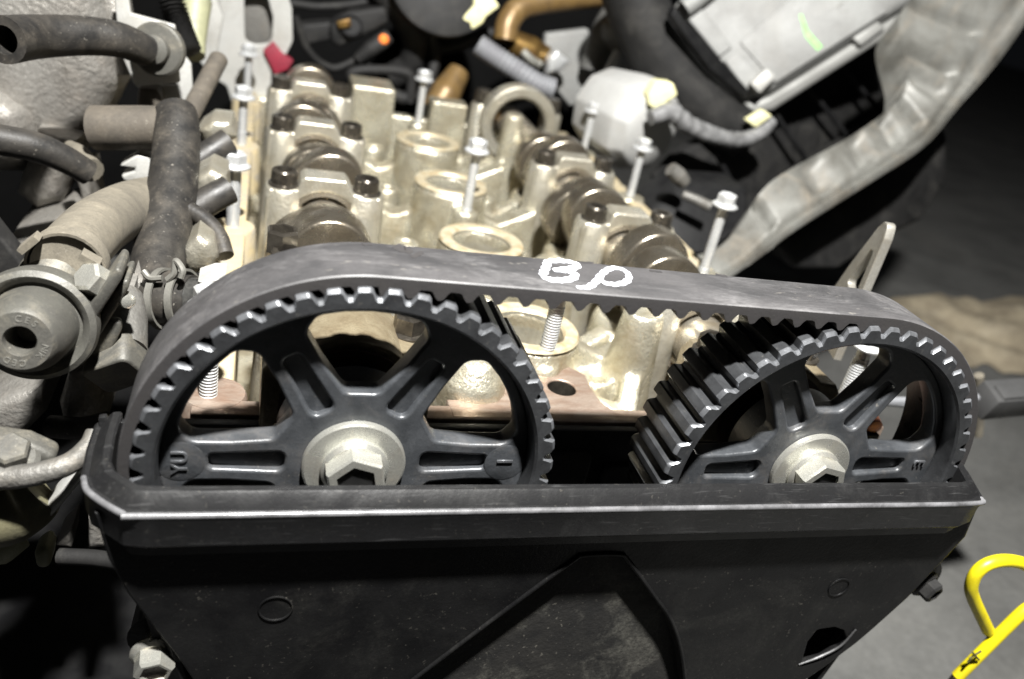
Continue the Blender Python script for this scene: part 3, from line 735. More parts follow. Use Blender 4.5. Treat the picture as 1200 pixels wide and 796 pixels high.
# bearing caps
def cap(cx, cz, y, label):
    t = thing('bearing_cap', label, 'bearing cap', (cx, y, cz - 42), 'camshaft bearing caps bolted across the head')
    pr_ = [(-28.5, -60), (-28.5, 13), (-27, 17), (-13.5, 17.5), (-12.5, 22.5), (-10.5, 24.5), (9, 24.5), (11, 22.5), (13.5, 18), (27, 17), (28.5, 13), (28.5, -60)]
    bore = [(17.5 * math.cos(R(a)), 17.5 * math.sin(R(a))) for a in range(0, 181, 10)]
    outl = [(x, z) for x, z in pr_] + [(17.5, -60)] + bore + [(-17.5, -60)]
    plate('cap_body', rpoly(outl, [0, 3, 1.5, 1, 1, 1, 1, 1, 1, 1.5, 3, 0] + [0] * (len(outl) - 12), 3), [], 15, 1.2, FRONT(cx, y, cz), ALUC, t, 40, 2)
    bm = BM(); lathe(bm, [(17.8, -7.2), (17.8, 7.2), (15.4, 7.2), (15.4, -7.2), (17.8, -7.2)], (cx, y, cz), (0, 1, 0), 40, cap=False); fin('bore_lining', bm, JOURN, t)
    for s in (-1, 1):
        bm = BM(); lathe(bm, [(12.5, -62), (10.6, -10), (9.8, 15.6), (8.8, 17.1), (0, 17.1)], (cx + s * 19.6, y, cz), (0, 0, 1), 32); fin('bolt_pillar', bm, ALUC, t)
    for s in (-1, 1):
        bm = BM(); o_ = Vector((cx + s * 20.0, y, cz + 16.9))
        lathe(bm, [(7.6, 0), (7.6, 1.2), (6.4, 1.6), (6.2, 7.4), (5.5, 8.2), (3.6, 8.2), (3.4, 4.5), (0, 4.5)], o_, (0, 0, 1), 28); fin('cap_bolt', bm, DKBOLT, t, 30)
order_n = ['hidden behind the belt', 'first', 'second', 'third', 'fourth']
for i, y in enumerate(YC[:4]):
    w = ('just behind the belt', 'second back from the belt', 'third back from the belt', 'fourth back from the belt')[i]
    cap(0, 0, y, 'aluminium bearing cap beside the yellowed rail, ' + w)
    if i < 3: cap(D, ZR, y, 'aluminium bearing cap in line with the rear arch, ' + w)
# front bearing housings seen through the pulley spokes
for cx, cz, w in ((0, 0, 'the pulley stamped YU'), (D, ZR, 'the pulley stamped E')):
    t = thing('front_bearing_cap', 'oily arched front bearing cap behind the spokes of ' + w, 'bearing cap', (cx, 52, cz - 12), 'front bearing caps behind the pulleys')
    outl = [(-28, -10), (-28, 14), (-25, 18), (-17, 19)] + [(25 * math.cos(R(a)), 25 * math.sin(R(a)) + 1) for a in range(130, 49, -10)] + [(17, 19), (25, 18), (28, 14), (28, -10)]
    plate('cap_body', outl, [circ(18, 40, (0, 2))], 34, 1.2, FRONT(cx, 52, cz), mat('varnished_cap', (.27, .23, .155), (.17, .135, .085), .25, .4, .5, 8, .2, .7), t)
    bm = BM(); lathe(bm, [(17.8, 0), (22.5, 0), (22.5, 1.2)], (cx, 33.6, cz + 1), (0, 1, 0), 48, cap=False); fin('seal_face', bm, mat('brown_seal_face', (.055, .034, .024), (.085, .05, .036), .35, .5, .3, 8, .08, .5), t)
    bm = BM(); lathe(bm, [(18, 0), (17, -1.2), (13.4, -1.0), (13.2, 3), (18, 3)], (cx, 34, cz + 1), (0, 1, 0), 48, cap=False); fin('oil_seal', bm, BLK, t)
    for s in (-1, 1):
        bm = BM(); o_ = Vector((cx + s * 21.5, 57, cz + 18)); lathe(bm, [(7.4, 0), (7.4, 1.2), (6, 1.8)], o_, (0, 0, 1), 24); hexprism(bm, o_ + Vector((0, 0, 1.2)), (0, 0, 1), 10.5, 7, .8, recess=3.6, rdepth=3); fin('cap_bolt', bm, DKBOLT, t, 25)
bm = BM(); hexprism(bm, px(330, 293, z=22), (0, 0, 1), 11.5, 9, .9, recess=4.6, rdepth=4); fin('hidden_bolt', bm, DKBOLT, head, 25)

# loose valve cover bolts standing in the head
def long_bolt(base, h, label, threads=True, d=(0, 0, 1), rs=2.9, thr=(0, 1), group='long flanged bolts standing in the head'):
    base = Vector(base); d = Vector(d).normalized(); t = thing('flanged_bolt', label, 'bolt', base, group)
    prof = [(rs, -6)]; z = 0.0
    t0, t1 = thr[0] * h, thr[1] * h
    while z < h:
        if t0 <= z < t1: prof += [(rs * 1.06, z), (rs * 1.06, z + .35), (rs * .84, z + .7), (rs * .84, z + 1.05)]; z += 1.25
        else: prof.append((rs * .94, z)); z += 3
    prof += [(rs * .94, h + .2)]
    bm = BM(); lathe(bm, prof, base, d, 20); fin('shank', bm, STEEL, t, 50)
    bm = BM(); lathe(bm, [(7.2, h), (7.4, h + .8), (6.0, h + 2.0), (0, h + 2.0)], base, d, 32); fin('flange', bm, STEEL, t)
    bm = BM(); hexprism(bm, base + d * (h + 1.8), d, 9.6, 5.6, .8, ph=.3, recess=3.2, rdepth=.8); fin('head', bm, STEEL, t, 25)
    return t
def up(u, v, z): return px(u, v, z=z)
long_bolt((-43.2, 213, ZG), 31, 'threaded flanged bolt standing in the yellowed rail beside the black hose', thr=(0, .9), rs=3.1)
long_bolt((-43.4, 352, ZG), 30, 'thin flanged bolt in the yellowed rail beside the second cap from the rear', thr=(0, .3))
long_bolt((-43.4, 470, ZG), 33, 'thin flanged bolt at the rear end of the yellowed rail by the pale hook bracket', thr=(0, .3))
long_bolt((-45, 57, ZG), 34, 'threaded bolt seen through the spokes of the pulley stamped YU', thr=(0, .8))
long_bolt((86, 84, -7.2), 33, 'threaded bolt rising between the pulleys to the belt', thr=(0, .8), rs=3.1)
long_bolt((88, 262, -7.2), 36, 'smooth flanged bolt standing between two plug tubes in mid valley', thr=(0, .05))
long_bolt((87, 456, -7.2), 33, 'smooth flanged bolt standing behind the rearmost plug tube', thr=(0, .05))
long_bolt((219, 200, ZG), 42, 'flanged bolt leaning beside the grey painted rail', thr=(0, .1), rs=3.0)
long_bolt((224, 332, ZG), 35, 'flanged bolt standing in front of the grey moulded cap', thr=(0, .1))
long_bolt((224, 440, ZG), 33, 'flanged bolt standing at the edge of the grey moulded cap, farthest along its rail', thr=(0, .1))
long_bolt((222, 62, ZG), 30, 'threaded bolt seen through the spokes of the pulley stamped E', thr=(0, .8), rs=3.2)
# engine block below
bx_ = BM(); box(bx_, -40, 222, 62, 490, -250, -130); o = fin('engine_block', bx_, BLOCK, None, bevel=6); tag(o, 'dark iron engine block below the aluminium head', 'engine block')

# lifting eye on the right of the head
eye = thing('lifting_eye', 'flat steel lifting eye standing up behind the belt', 'bracket', (236, 84, -14))
a0 = px(1044, 262, y=84); 
ux = Vector((.62, .78, 0)).normalized()
outl = rpoly([(-30, -66), (4, -66), (4, -6), (2, 0), (-2, 0), (-6, -4), (-18, -26), (-30, -52)], [0, 0, 4, 3, 3, 3, 3, 2], 4)
plate('eye_plate', [(x, z) for x, z in outl], [rpoly([(-14, -34), (-4, -14), (-1, -14), (-1, -38)], 2, 4)], 4.0, .5, mtx(a0, (-.30, -.95, 0), (0, 0, 1)), mat('dull_eye_steel', (.30, .29, .26), (.22, .21, .185), .3, .45, .5, 12, .1, .6, (.2, .16, .1), .4, 12), eye)

# ================================================================== LEFT SIDE
def hose(name, label, pts, r, mt, n=20, hollow=0, cat='hose', wob=.0, grp=None, sub=10):
    bm = BM(); tube(bm, P(*pts), r, n, sub, hollow=hollow, wob=wob)
    return tag(fin(name, bm, mt, None, 50), label, cat, grp)
# plenum casting
plen = thing('intake_plenum', 'large dirty silver intake casting crossed by black hoses', 'intake casting', px(60, 250, y=290))
def blob(name, pix, y, th, mt, root, depthf=14):
    """casting lump: traced outline at its depth, crowned toward the viewer"""
    pts = [px(u, v, y=y) for u, v in pix]; c = sum(pts, Vector()) / len(pts)
    bm = BM(); G = 7; rows = []
    n = len(pts) * 4
    def edge(i):
        k = i // 4; return pts[k].lerp(pts[(k + 1) % len(pts)], (i % 4) / 4)
    for g in range(G + 1):
        t = g / G; row = []
        for i in range(n):
            p = c.lerp(edge(i), t); b = math.sqrt(max(0, 1 - t ** 3.0))
            p = p + Vector((0, -depthf * b, depthf * .35 * b))
            row.append(bm.verts.new(p))
        rows.append(row)
    rows.append([bm.verts.new(edge(i) + Vector((0, th, 0))) for i in range(n)])
    for a, b in zip(rows, rows[1:]):
        for i in range(n):
            j = (i + 1) % n; bm.faces.new((a[i], a[j], b[j], b[i]))
    bm.faces.new(rows[-1])
    return fin(name, bm, mt, root, 60)
blob('plenum_body', [(-60, -60), (50, -70), (124, -60), (130, 0), (140, 60), (146, 100), (130, 128), (112, 165), (60, 190), (-60, 200)], 272, 60, PLEN, plen, 16)
blob('runner', [(-60, 90), (0, 105), (35, 130), (48, 165), (40, 200), (-60, 200)], 258, 60, PLEN, plen, 18)
blob('runner', [(20, 225), (45, 150), (95, 160), (86, 200), (74, 236), (45, 246)], 250, 50, PLEN, plen, 10)
blob('runner', [(88, 202), (104, 198), (112, 244), (100, 244)], 255, 30, PLEN, plen, 4)
blob('runner', [(14, 276), (70, 262), (100, 275), (92, 300), (40, 330), (10, 320)], 215, 50, PLEN, plen, 9)
bm = BM(); tube(bm, P((128, -40, 275), (132, 0, 272), (140, 40, 270), (147, 85, 270)), 5.5, 14); fin('casting_bead', bm, PLEN, plen)
hose('vacuum_hose', 'black hose with cut open end crossing the silver intake casting', [(4, 47, 178), (45, 43, 200), (100, 42, 214), (140, 47, 222), (172, 60, 232)], [9.2, 8.6, 8.0, 7.0], HOSE, hollow=5.6)
hose('vacuum_hose', 'black hose drooping low across the silver intake casting', [(-40, 158, 176), (0, 164, 180), (40, 172, 184), (75, 186, 188), (104, 203, 192)], [6.4, 6.4, 5.6], HOSE)
bm = BM(); tube(bm, P((106, 200, 200), (92, 182, 212), (82, 172, 222)), [6, 5, 3], 14); tag(fin('rubber_boot', bm, HOSET, None), 'tan cone boot at the end of the drooping black hose', 'boot')
bm = BM(); c = px(182, 58, y=240); lathe(bm, [(12.5, 6), (12.5, 2), (11.5, 1), (7, .6), (6.5, -3), (3, -4), (0, -4)], c, (.25, 1, -.15), 36); tag(fin('grommet', bm, VALVE, None), 'round grey grommet on the pale bracket at the end of the cut hose', 'grommet')
bt = thing('pale_bracket', 'pale painted sheet bracket behind the round grey grommet', 'bracket', px(195, 130, y=255))
slab('bracket_plate', [(132, -20), (148, -20), (153, 16), (205, 30), (211, 97), (158, 101), (140, 60)], 250, 4, .8, BRK, bt)
slab('bracket_plate', [(158, 100), (206, 100), (205, 52), (224, 76), (228, 140), (217, 150), (195, 140), (178, 116)], 264, 4, .8, BRK, bt)
# brown pipe and main black hose
hose('heater_pipe', 'dusty brown pipe running into the top of the black hose', [(112, 150, 208), (140, 150, 205), (175, 150, 202), (208, 152, 198)], [10.0, 9.8], HOSEB, cat='pipe')
bm = BM(); tube(bm, P((206, 132, 202), (208, 150, 194), (206, 185, 180), (200, 235, 158), (190, 285, 135), (184, 322, 118), (188, 344, 108), (203, 352, 103), (228, 352, 100)), [9.0, 10.0, 10.3, 10.3, 10.6, 9.6], 24, 12)
wh = fin('water_hose', bm, HOSE, None, 60); tag(wh, 'thick worn black hose running down beside the head to a spring clamp', 'hose')
hose('hose_stub', 'short shiny black hose stub entering below the belt from the spring clamp', [(205, 352, 102), (232, 352, 99), (262, 352, 96), (300, 352, 92)], [8.6, 8.6], mat('shiny_black_hose', (.016, .016, .016), (.03, .03, .028), .22, .4, 0, 8, .1, .7, (.2, .19, .17), .3, 10))
# spring clamp on the stub
cl = thing('spring_clamp', 'pale spring clamp round the bend of the thick black hose', 'clamp', px(198, 375, y=100))
ax = (px(240, 352, y=98) - px(195, 350, y=104)).normalized(); u, v = frame(ax)
for off, a0_, a1_ in ((-3.5, 0, 2 * PI), (4.5, 0, 2 * PI)):
    c = px(203, 351, y=102) + ax * off
    bm = BM(); path_ = [c + (u * math.cos(a) + v * math.sin(a)) * 10.9 for a in [2 * PI * i / 36 for i in range(37)]]
    n = len(path_); w = 1.3
    rg = [[bm.verts.new(p + ax * s * w + (p - c).normalized() * t) for s, t in ((-1, 0), (1, 0), (1, 1.0), (-1, 1.0))] for p in path_]
    for a, b in zip(rg, rg[1:]):
        for k in range(4): bm.faces.new((a[k], a[(k + 1) % 4], b[(k + 1) % 4], b[k]))
    fin('clamp_band', bm, VALVEL, cl)
bm = BM()
tube(bm, P((196, 328, 96), (204, 320, 96), (206, 306, 97), (214, 316, 94), (212, 326, 93)), 1.2, 8)
tube(bm, P((168, 318, 100), (176, 326, 98), (190, 326, 97)), 1.2, 8)
fin('clamp_ear', bm, VALVEL, cl)
# tan hose and round valve
hose('breather_hose', 'thick tan dusty hose curving from the round valve behind the black hose', [(78, 312, 66), (92, 288, 90), (120, 262, 122), (155, 244, 156), (192, 234, 190), (215, 230, 206)], [10.4, 11.0, 11.4, 11.0], HOSET, 22)
val = thing('round_valve', 'dusty round metal valve with stamped ring of letters and dark centre hole', 'valve', px(50, 430, y=45))
cf = px(42, 380, y=52); cn = px(23, 400, y=34); axv = (cn - cf).normalized(); Lv = (cn - cf).length
bm = BM(); lathe(bm, [(10, -20), (12, -12), (15.8, -9), (17.5, -5.5), (18.0, -1), (17.4, 2), (15.7, 3.2), (14.2, 2.4), (13.2, .4), (12.4, .8), (12.0, 3), (11.7, Lv - 7), (10.8, Lv - 4), (9.9, Lv - 2.2), (9.4, Lv - .8), (8.6, Lv), (4.6, Lv), (4.2, Lv - .8), (3.7, Lv - 12), (0, Lv - 12)], cf, axv, 56)
vb = fin('valve_body', bm, VALVE, val, 40)
uu = (RIGHT - axv * RIGHT.dot(axv)).normalized(); vv = axv.cross(uu)
for s_, ang_ in (('C', 84), ('E', 64), ('S', 46), ('N', 150), ('M', 168), ('N', -22), ('I', -34), ('K', -46), ('D', 232), ('E', 250), ('C', 268)):
    a = R(ang_); rad = uu * math.cos(a) + vv * math.sin(a); tan = uu * math.sin(a) - vv * math.cos(a)
    text('stamped_letter', s_, 2.7, .08, VALVEL, mtx(cf + axv * (Lv + .05) + rad * 6.6, tan, rad), val)
bm = BM(); tube(bm, [cf - axv * 14, px(58, 340, y=68), px(70, 318, y=74), px(80, 302, y=80)], [11, 10.8, 10.8, 10.8], 24); fin('valve_neck', bm, VALVE, val, 50)
bm = BM(); c = px(80, 309, y=69); d_ = (px(92, 288, y=84) - px(76, 314, y=66)).normalized()
lathe(bm, [(11.0, -3.5), (11.9, -3.5), (11.9, 3.5), (11.0, 3.5)], c, d_, 30, cap=False); obox(bm, c + Vector((-9, -6, 9)), (1, 0, 1), (0, 1, 0), (-1, 0, 1), 3.5, 2.5, 1.0); obox(bm, c + Vector((8, -8, 6)), (1, 0, -.6), (0, 1, 0), (.6, 0, 1), 3.0, 2.5, 1.0)
tag(fin('hose_clamp', bm, HOSET, None), 'dusty clamp joining tan hose to the round valve', 'clamp')
# flange plates and bolt right of the valve
fl = thing('valve_flange', 'pair of grey flange plates with hex bolt beside the round valve', 'flange', px(120, 380, y=50))
slab('flange_plate', [(98, 366), (136, 314), (143, 318), (143, 327), (108, 382), (100, 378)], 52, 16, 1.2, VALVE, fl)
slab('flange_plate', [(108, 384), (142, 330), (150, 328), (151, 338), (116, 396), (108, 394)], 58, 16, 1.2, VALVE, fl)
q = px(118, 334, y=58); bm = BM(); dd = Vector((-.50, -.45, .62)).normalized(); hexprism(bm, q, dd, 9, 7, 1, ph=.4); fin('hex_bolt', bm, ZINC, fl, 25)
bm = BM(); c = px(146, 350, y=62); lathe(bm, [(2.8, 0), (2.4, 3), (0, 4)], c, (.5, -.8, .1), 16); tag(fin('plunger_pin', bm, ZINC, None), 'small round pale pin below the flange plates', 'pin')
slab_ = slab('round_tab', [(106, 412), (112, 388), (128, 376), (141, 378), (142, 388), (132, 410), (116, 422), (108, 422)], 60, 4, 1.2, VALVE); tag(slab_, 'flat grey round-ended tab below the flange plates', 'tab')
sq = thing('square_plug', 'grey square headed plug beside the left edge of the belt', 'plug', px(138, 468, y=62))
c = px(137, 442, y=58); n_ = (Vector((.10, -.9, -.42))).normalized()
uxx = (RIGHT * .80 + UP * .35); uxx = (uxx - n_ * uxx.dot(n_)).normalized()
plate('plug_head', rpoly([(-8.4, -8), (8.4, -8), (8.4, 8), (-8.4, 8)], 3.2), [], 12, 1.0, mtx(c + n_ * -6, uxx, n_.cross(uxx)) , VALVE, sq)
bm = BM(); lathe(bm, [(9.5, -10), (9.5, -24), (8, -34)], c, n_, 24); fin('plug_body', bm, GREYC, sq)
# grey castings lower left
cast = thing('thermostat_housing', 'rough grey casting under the round valve and square plug', 'housing', px(90, 560, y=110))
blob('casting_body', [(84, 424), (110, 418), (125, 460), (118, 520), (80, 512), (70, 470)], 108, 40, PLEN, cast, 7)
blob('casting_web', [(-30, 476), (20, 456), (50, 448), (55, 480), (20, 516), (-30, 520)], 120, 30, PLEN, cast, 6)
blob('casting_web', [(148, 405), (158, 370), (160, 330), (158, 318), (172, 330), (172, 390), (165, 420)], 104, 20, PLEN, cast, 3)
blob('casting_foot', [(104, 604), (124, 606), (124, 640), (104, 642)], 80, 20, PLEN, cast, 2)
blob('casting_foot', [(66, 638), (84, 620), (84, 640)], 90, 16, PLEN, cast, 2)
blob('casting_web', [(122, 340), (156, 340), (158, 385), (148, 392), (138, 372)], 90, 14, PLEN, cast, 3)
hose('coolant_hose', 'thin dark hose passing under the square plug', [(60, 500, 98), (95, 502, 92), (125, 496, 86)], 4.5, HOSE)
bar = thing('support_bar', 'dull grey cast arm reaching from the left to the timing cover edge', 'arm', px(50, 590, y=20))
bm = BM(); tube(bm, P((-40, 556, 16), (0, 560, 16), (40, 556, 16), (80, 544, 18), (104, 524, 24), (112, 508, 28)), [3.6, 3.5, 3.2, 3.0], 14); fin('arm', bm, GREYC, bar)
slab('arm_plate', [(-30, 512), (30, 520), (66, 536), (60, 552), (0, 566), (-30, 566)], 24, 8, 2, VALVE, bar)
q = px(12, 540, y=22); bm = BM(); lathe(bm, [(8, 0), (8, 1.4), (6.6, 2.2)], q, (.1, -.3, 1), 24); hexprism(bm, q + Vector((0, 0, 1.5)), (.1, -.3, 1), 10, 5, .8); fin('arm_bolt', bm, VALVE, bar, 25)
t = slab('pale_strap', [(44, 610), (60, 588), (92, 556), (98, 562), (70, 596), (50, 618)], 26, 10, 1.2, BRK); tag(t, 'pale metal strap slanting under the grey arm', 'strap')
bm = BM(); tube(bm, P((-30, 590, 30), (0, 592, 30), (24, 584, 32), (44, 570, 34)), [14, 13, 10], 18); tag(fin('rubber_mount', bm, mat('olive_rubber', (.12, .11, .065), (.08, .075, .045), .5, .7, 0, 12, .1, .6), None, 60), 'olive rubber mount under the grey arm', 'mount')
cn_ = thing('olive_connector', 'small olive connector in the dark below the grey arm', 'connector', px(45, 665, y=35))
bm = BM(); tube(bm, P((-6, 640, 30), (6, 630, 30), (16, 622, 32)), [7, 7], 14); fin('boot', bm, mat('olive_plastic', (.26, .26, .16), (.19, .19, .12), .45, .6, 0, 10, .1, .6), cn_)
slab('shell', [(38, 650), (54, 640), (60, 650), (58, 668), (42, 668)], 36, 10, 2, MATS['olive_plastic'], cn_)
# cream lumps and clips between hose and rail
bt2 = thing('cast_lug', 'pale cast lug between the black hose and the yellowed rail', 'lug', px(245, 330, y=125))
blob('lug_body', [(216, 290), (232, 272), (250, 280), (257, 300), (250, 318), (222, 320), (214, 310)], 130, 20, ALUC, bt2, 5)
bt3 = tag(blob('cast_lug', [(228, 208), (248, 196), (266, 204), (268, 228), (250, 236), (228, 232)], 178, 20, ALUC, None, 5), 'pale cast lug behind the black hose under a dark stub', 'lug')
tag(blob('cast_lug', [(232, 152), (250, 140), (272, 142), (278, 160), (262, 172), (240, 168)], 235, 20, ALUC, None, 5), 'pale cast lug near the tan rod and rail', 'lug')
tag(blob('cast_lug', [(232, 330), (250, 324), (264, 324), (262, 336), (244, 344)], 96, 12, BRK, None, 3), 'small pale lug at the hose stub beside the belt', 'lug')
hose('stub_hose', 'dark hose stub crossing behind the thick black hose, upper of two', [(218, 198, 205), (240, 184, 210), (268, 166, 216)], 6.6, HOSE)
hose('stub_hose', 'dark hose stub crossing behind the thick black hose, lower of two', [(218, 254, 160), (240, 238, 166), (268, 222, 172)], 6.4, HOSE)
hose('thin_hose', 'thin black hose curling beside the bolt in the yellowed rail', [(222, 246, 150), (240, 258, 146), (256, 276, 140), (264, 300, 132)], 3.6, HOSE)
hose('dipper_rod', 'straight tan metal rod slanting behind the black hose', [(218, 142, 235), (236, 108, 262), (256, 70, 292)], 5.0, HOSEB, cat='rod')
clip = thing('white_clip', 'pale forked plastic clip left of the thick black hose', 'clip', px(165, 225, y=195))
slab('clip_body', [(140, 195), (160, 182), (182, 186), (190, 200), (186, 222), (170, 228), (160, 214), (145, 212), (142, 206), (158, 201), (158, 197)], 198, 10, 1.5, BRK, clip)
tag(slab('dark_bracket', [(-30, 240), (36, 322), (-30, 330)], 150, 12, 1.5, BLKD), 'dark triangular bracket at the edge of the silver casting', 'bracket')
tag(slab('dark_connector', [(162, 104), (186, 106), (192, 128), (160, 130)], 250, 14, 1.5, HOSEB), 'dark brown connector between pale bracket and brown pipe', 'connector')
# added black tray: keeps the lower left dark and blocks floor bounce
bm = BM(); box(bm, -620, 205, -900, 640, -249, -238); tag(fin('bounce_blocker_tray', bm, BLK, None, bevel=2), 'added black tray below the timing cover blocking floor bounce', 'tray')
bm = BM(); tube(bm, P((70, 652, 70), (110, 654, 66), (150, 660, 60)), 3.2, 10); tag(fin('tray_pipe', bm, BLKD, None), 'thin dark pipe low on the left beside the cover', 'pipe')

# ================================================================== REAR
hk = thing('hook_bracket', 'pale hook shaped lifting bracket with red tape at the rear of the rail', 'bracket', px(290, 120, y=500))
def pl2(pix, y): return [(px(u, v, y=y).x, px(u, v, y=y).z) for u, v in pix]
plate('hook_plate', rpoly(pl2([(252, 92), (256, 20), (262, -30), (330, -30), (342, 10), (343, 48), (334, 66), (318, 80), (318, 120), (272, 120), (266, 100)], 500), [6, 6, 6, 10, 8, 8, 5, 4, 0, 0, 5], 4), [rpoly(pl2([(286, -10), (312, -10), (320, 20), (318, 50), (300, 52), (287, 48)], 500), 6, 4)], 5, .8, FRONT(0, 500, 0), BRK, hk)
slab('inner_plate', [(280, -30), (322, -30), (322, 55), (284, 52)], 512, 4, .6, GREYC, hk)
slab('side_flange', [(244, 70), (254, 0), (262, -30), (262, 60), (262, 75)], 506, 6, 1, BRK, hk)
slab('red_tape', [(308, 60), (320, 49), (330, 62), (344, 72), (338, 82), (322, 88)], 493, 9, 1.2, RED, hk)
ln = thing('wiring_connector', 'black wiring connectors and loom with an orange tip behind the head', 'wiring', px(430, 130, y=560))
slab('connector_shell', [(348, 30), (388, 26), (392, 46), (354, 54)], 555, 24, 2, BLKD, ln)
slab('connector_shell', [(386, 30), (412, 14), (452, 8), (456, 26), (432, 40), (398, 56), (388, 50)], 548, 26, 3, BLKD, ln)
bm = BM(); c = px(412, 30, y=546); lathe(bm, [(10, 3), (10, -2), (8, -3), (7.5, 0), (0, 0)], c, (.1, 1, -.2), 24); fin('socket', bm, BLK, ln)
slab('contact', [(394, 26), (410, 22), (412, 31), (398, 34)], 542, 4, .8, BRASS, ln)
bm = BM(); tube(bm, P((419, 70, 545), (434, 58, 545), (446, 50, 546), (456, 42, 547)), [4.5, 7, 7, 6], 14); fin('sensor_body', bm, BLKD, ln)
bm = BM(); lathe(bm, [(0, -1), (3, -.4), (4.2, 1), (4.2, 6)], px(450, 47, y=539), (0, 1, 0), 16); fin('orange_tip', bm, ORG, ln)
bm = BM(); tube(bm, P((440, -20, 560), (470, 15, 560), (486, 45, 560), (482, 75, 565), (460, 90, 570)), 12, 16, 10); fin('loom', bm, BLKD, ln)
bm = BM(); tube(bm, P((425, 118, 530), (412, 92, 530), (416, 84, 530), (440, 82, 530), (470, 84, 530), (482, 92, 530), (480, 120, 530)), 4.4, 12, 8); tag(fin('loop_bracket', bm, BLKD, None), 'black D shaped loop rising behind the rear plug tube', 'loop')
bm = BM(); tube(bm, P((440, 124, 520), (455, 112, 522), (475, 116, 522)), 6, 12); tag(fin('loop_hose', bm, BLKD, None), 'short black hose inside the D shaped loop', 'hose')
bm = BM(); c = px(520, -22, y=540); lathe(bm, [(42, 10), (46, 4), (46, -2), (40, -5), (20, -8), (0, -8)], c, (.0, 1, -.55), 44); tag(fin('air_cleaner', bm, BLKD, None), 'large round black air cleaner at the back above the wiring', 'air cleaner')
tag(slab('cream_connector', [(541, 22), (556, 8), (556, 0), (576, -6), (586, 8), (570, 20), (566, 28), (550, 38)], 520, 12, 2, CREAM), 'pale cream plastic connector near the brown pipe', 'connector')
hose('brown_pipe', 'brown oily pipe bending behind the rear of the head', [(592, 48, 540), (596, 26, 545), (612, 8, 552), (650, 0, 560), (720, -8, 570)], 10.5, BROWN, cat='pipe')
hose('brown_pipe', 'brown tapered pipe between rear bolt and arch', [(508, 132, 530), (522, 110, 540), (538, 84, 552)], [12, 14, 10], BROWN, cat='pipe')
so = thing('brass_solenoid', 'dark brass solenoid under the brown bent pipe', 'solenoid', px(620, 85, y=545))
bm = BM(); tube(bm, P((600, 50, 545), (622, 60, 545), (640, 66, 548)), [11, 13, 9], 18); fin('body', bm, BRASS, so)
bm = BM(); tube(bm, P((612, 60, 532), (622, 70, 530), (632, 76, 532)), [4, 4], 12); fin('terminal', bm, ZINC, so)
bm = BM()
pp = P((560, 52, 520), (580, 66, 515), (605, 82, 508), (630, 98, 500), (648, 104, 498)); path_ = catmull(pp, 14)
rr = [8.2 + (0.9 if (i % 3) else -.5) for i in range(len(path_))]
tube(bm, path_, rr, 16, 1); tag(fin('corrugated_tube', bm, CORR, None, 60), 'grey corrugated tube running behind the open rear arch', 'tube')
tag(slab('silver_bracket', [(640, 40), (690, 34), (700, 80), (690, 120), (668, 125), (648, 100), (636, 70)], 560, 10, 2, SILV), 'silver bracket behind the corrugated tube', 'bracket')
tag(blob('silver_clip', [(642, 68), (652, 58), (668, 72), (656, 84), (640, 88)], 530, 8, STEEL, None, 4), 'bright crumpled metal clip on the silver bracket', 'clip')
hose('grey_hose', 'grey rubber hose bending down behind the grey moulded cap', [(765, -20, 560), (735, 8, 556), (716, 30, 552), (702, 58, 548), (694, 84, 544)], [17, 16, 14, 12], mat('grey_rubber', (.09, .09, .085), (.06, .06, .058), .5, .7, 0, 20, .1, .7, (.2, .19, .17), .4, 26))
tag(blob('rubber_bung', [(712, 30), (735, 10), (748, 40), (742, 58), (722, 62), (712, 48)], 520, 16, MATS['grey_rubber'], None, 8), 'dark grey rubber bung beside the grey hose', 'bung')
tag(slab('white_tab', [(708, 88), (722, 60), (728, 58), (726, 84), (716, 94)], 505, 6, 1, BRK), 'small white tab above the grey moulded cap', 'tab')
# grey moulded cap
dc = thing('moulded_cap', 'grey moulded distributor cap with cream connector beyond the head', 'distributor cap', px(740, 205, y=430))
c = px(756, 150, y=430)
ua = Vector((.40, -.80, -.05)).normalized()
bm = BM(); lathe(bm, [(26, -52), (33, -48), (39, -12), (39.5, -6), (39.5, 2), (37, 5), (34, 13), (28, 17), (12, 20), (0, 20)], c - ua * 6, ua, 9, ph=.5); fin('cap_body', bm, CAPG, dc, 40, bevel=2.0)
slab('cream_connector', [(760, 112), (772, 96), (790, 98), (795, 112), (780, 122), (770, 130), (760, 124)], 405, 14, 2, CREAM, dc)
hose('wire_sleeve', 'shiny wrinkled wire sleeve hanging below the black cooler duct', [(762, 138, 396), (785, 132, 400), (806, 146, 402), (835, 158, 405), (866, 164, 410), (890, 156, 415), (905, 142, 420)], [6, 8, 7, 6.5, 6, 5], FOIL, wob=.14, cat='sleeve')
tag(slab('wire_plug', [(876, 142), (896, 130), (905, 136), (886, 150)], 412, 8, 1, CREAM), 'small pale wire plug under the silver housing', 'plug')
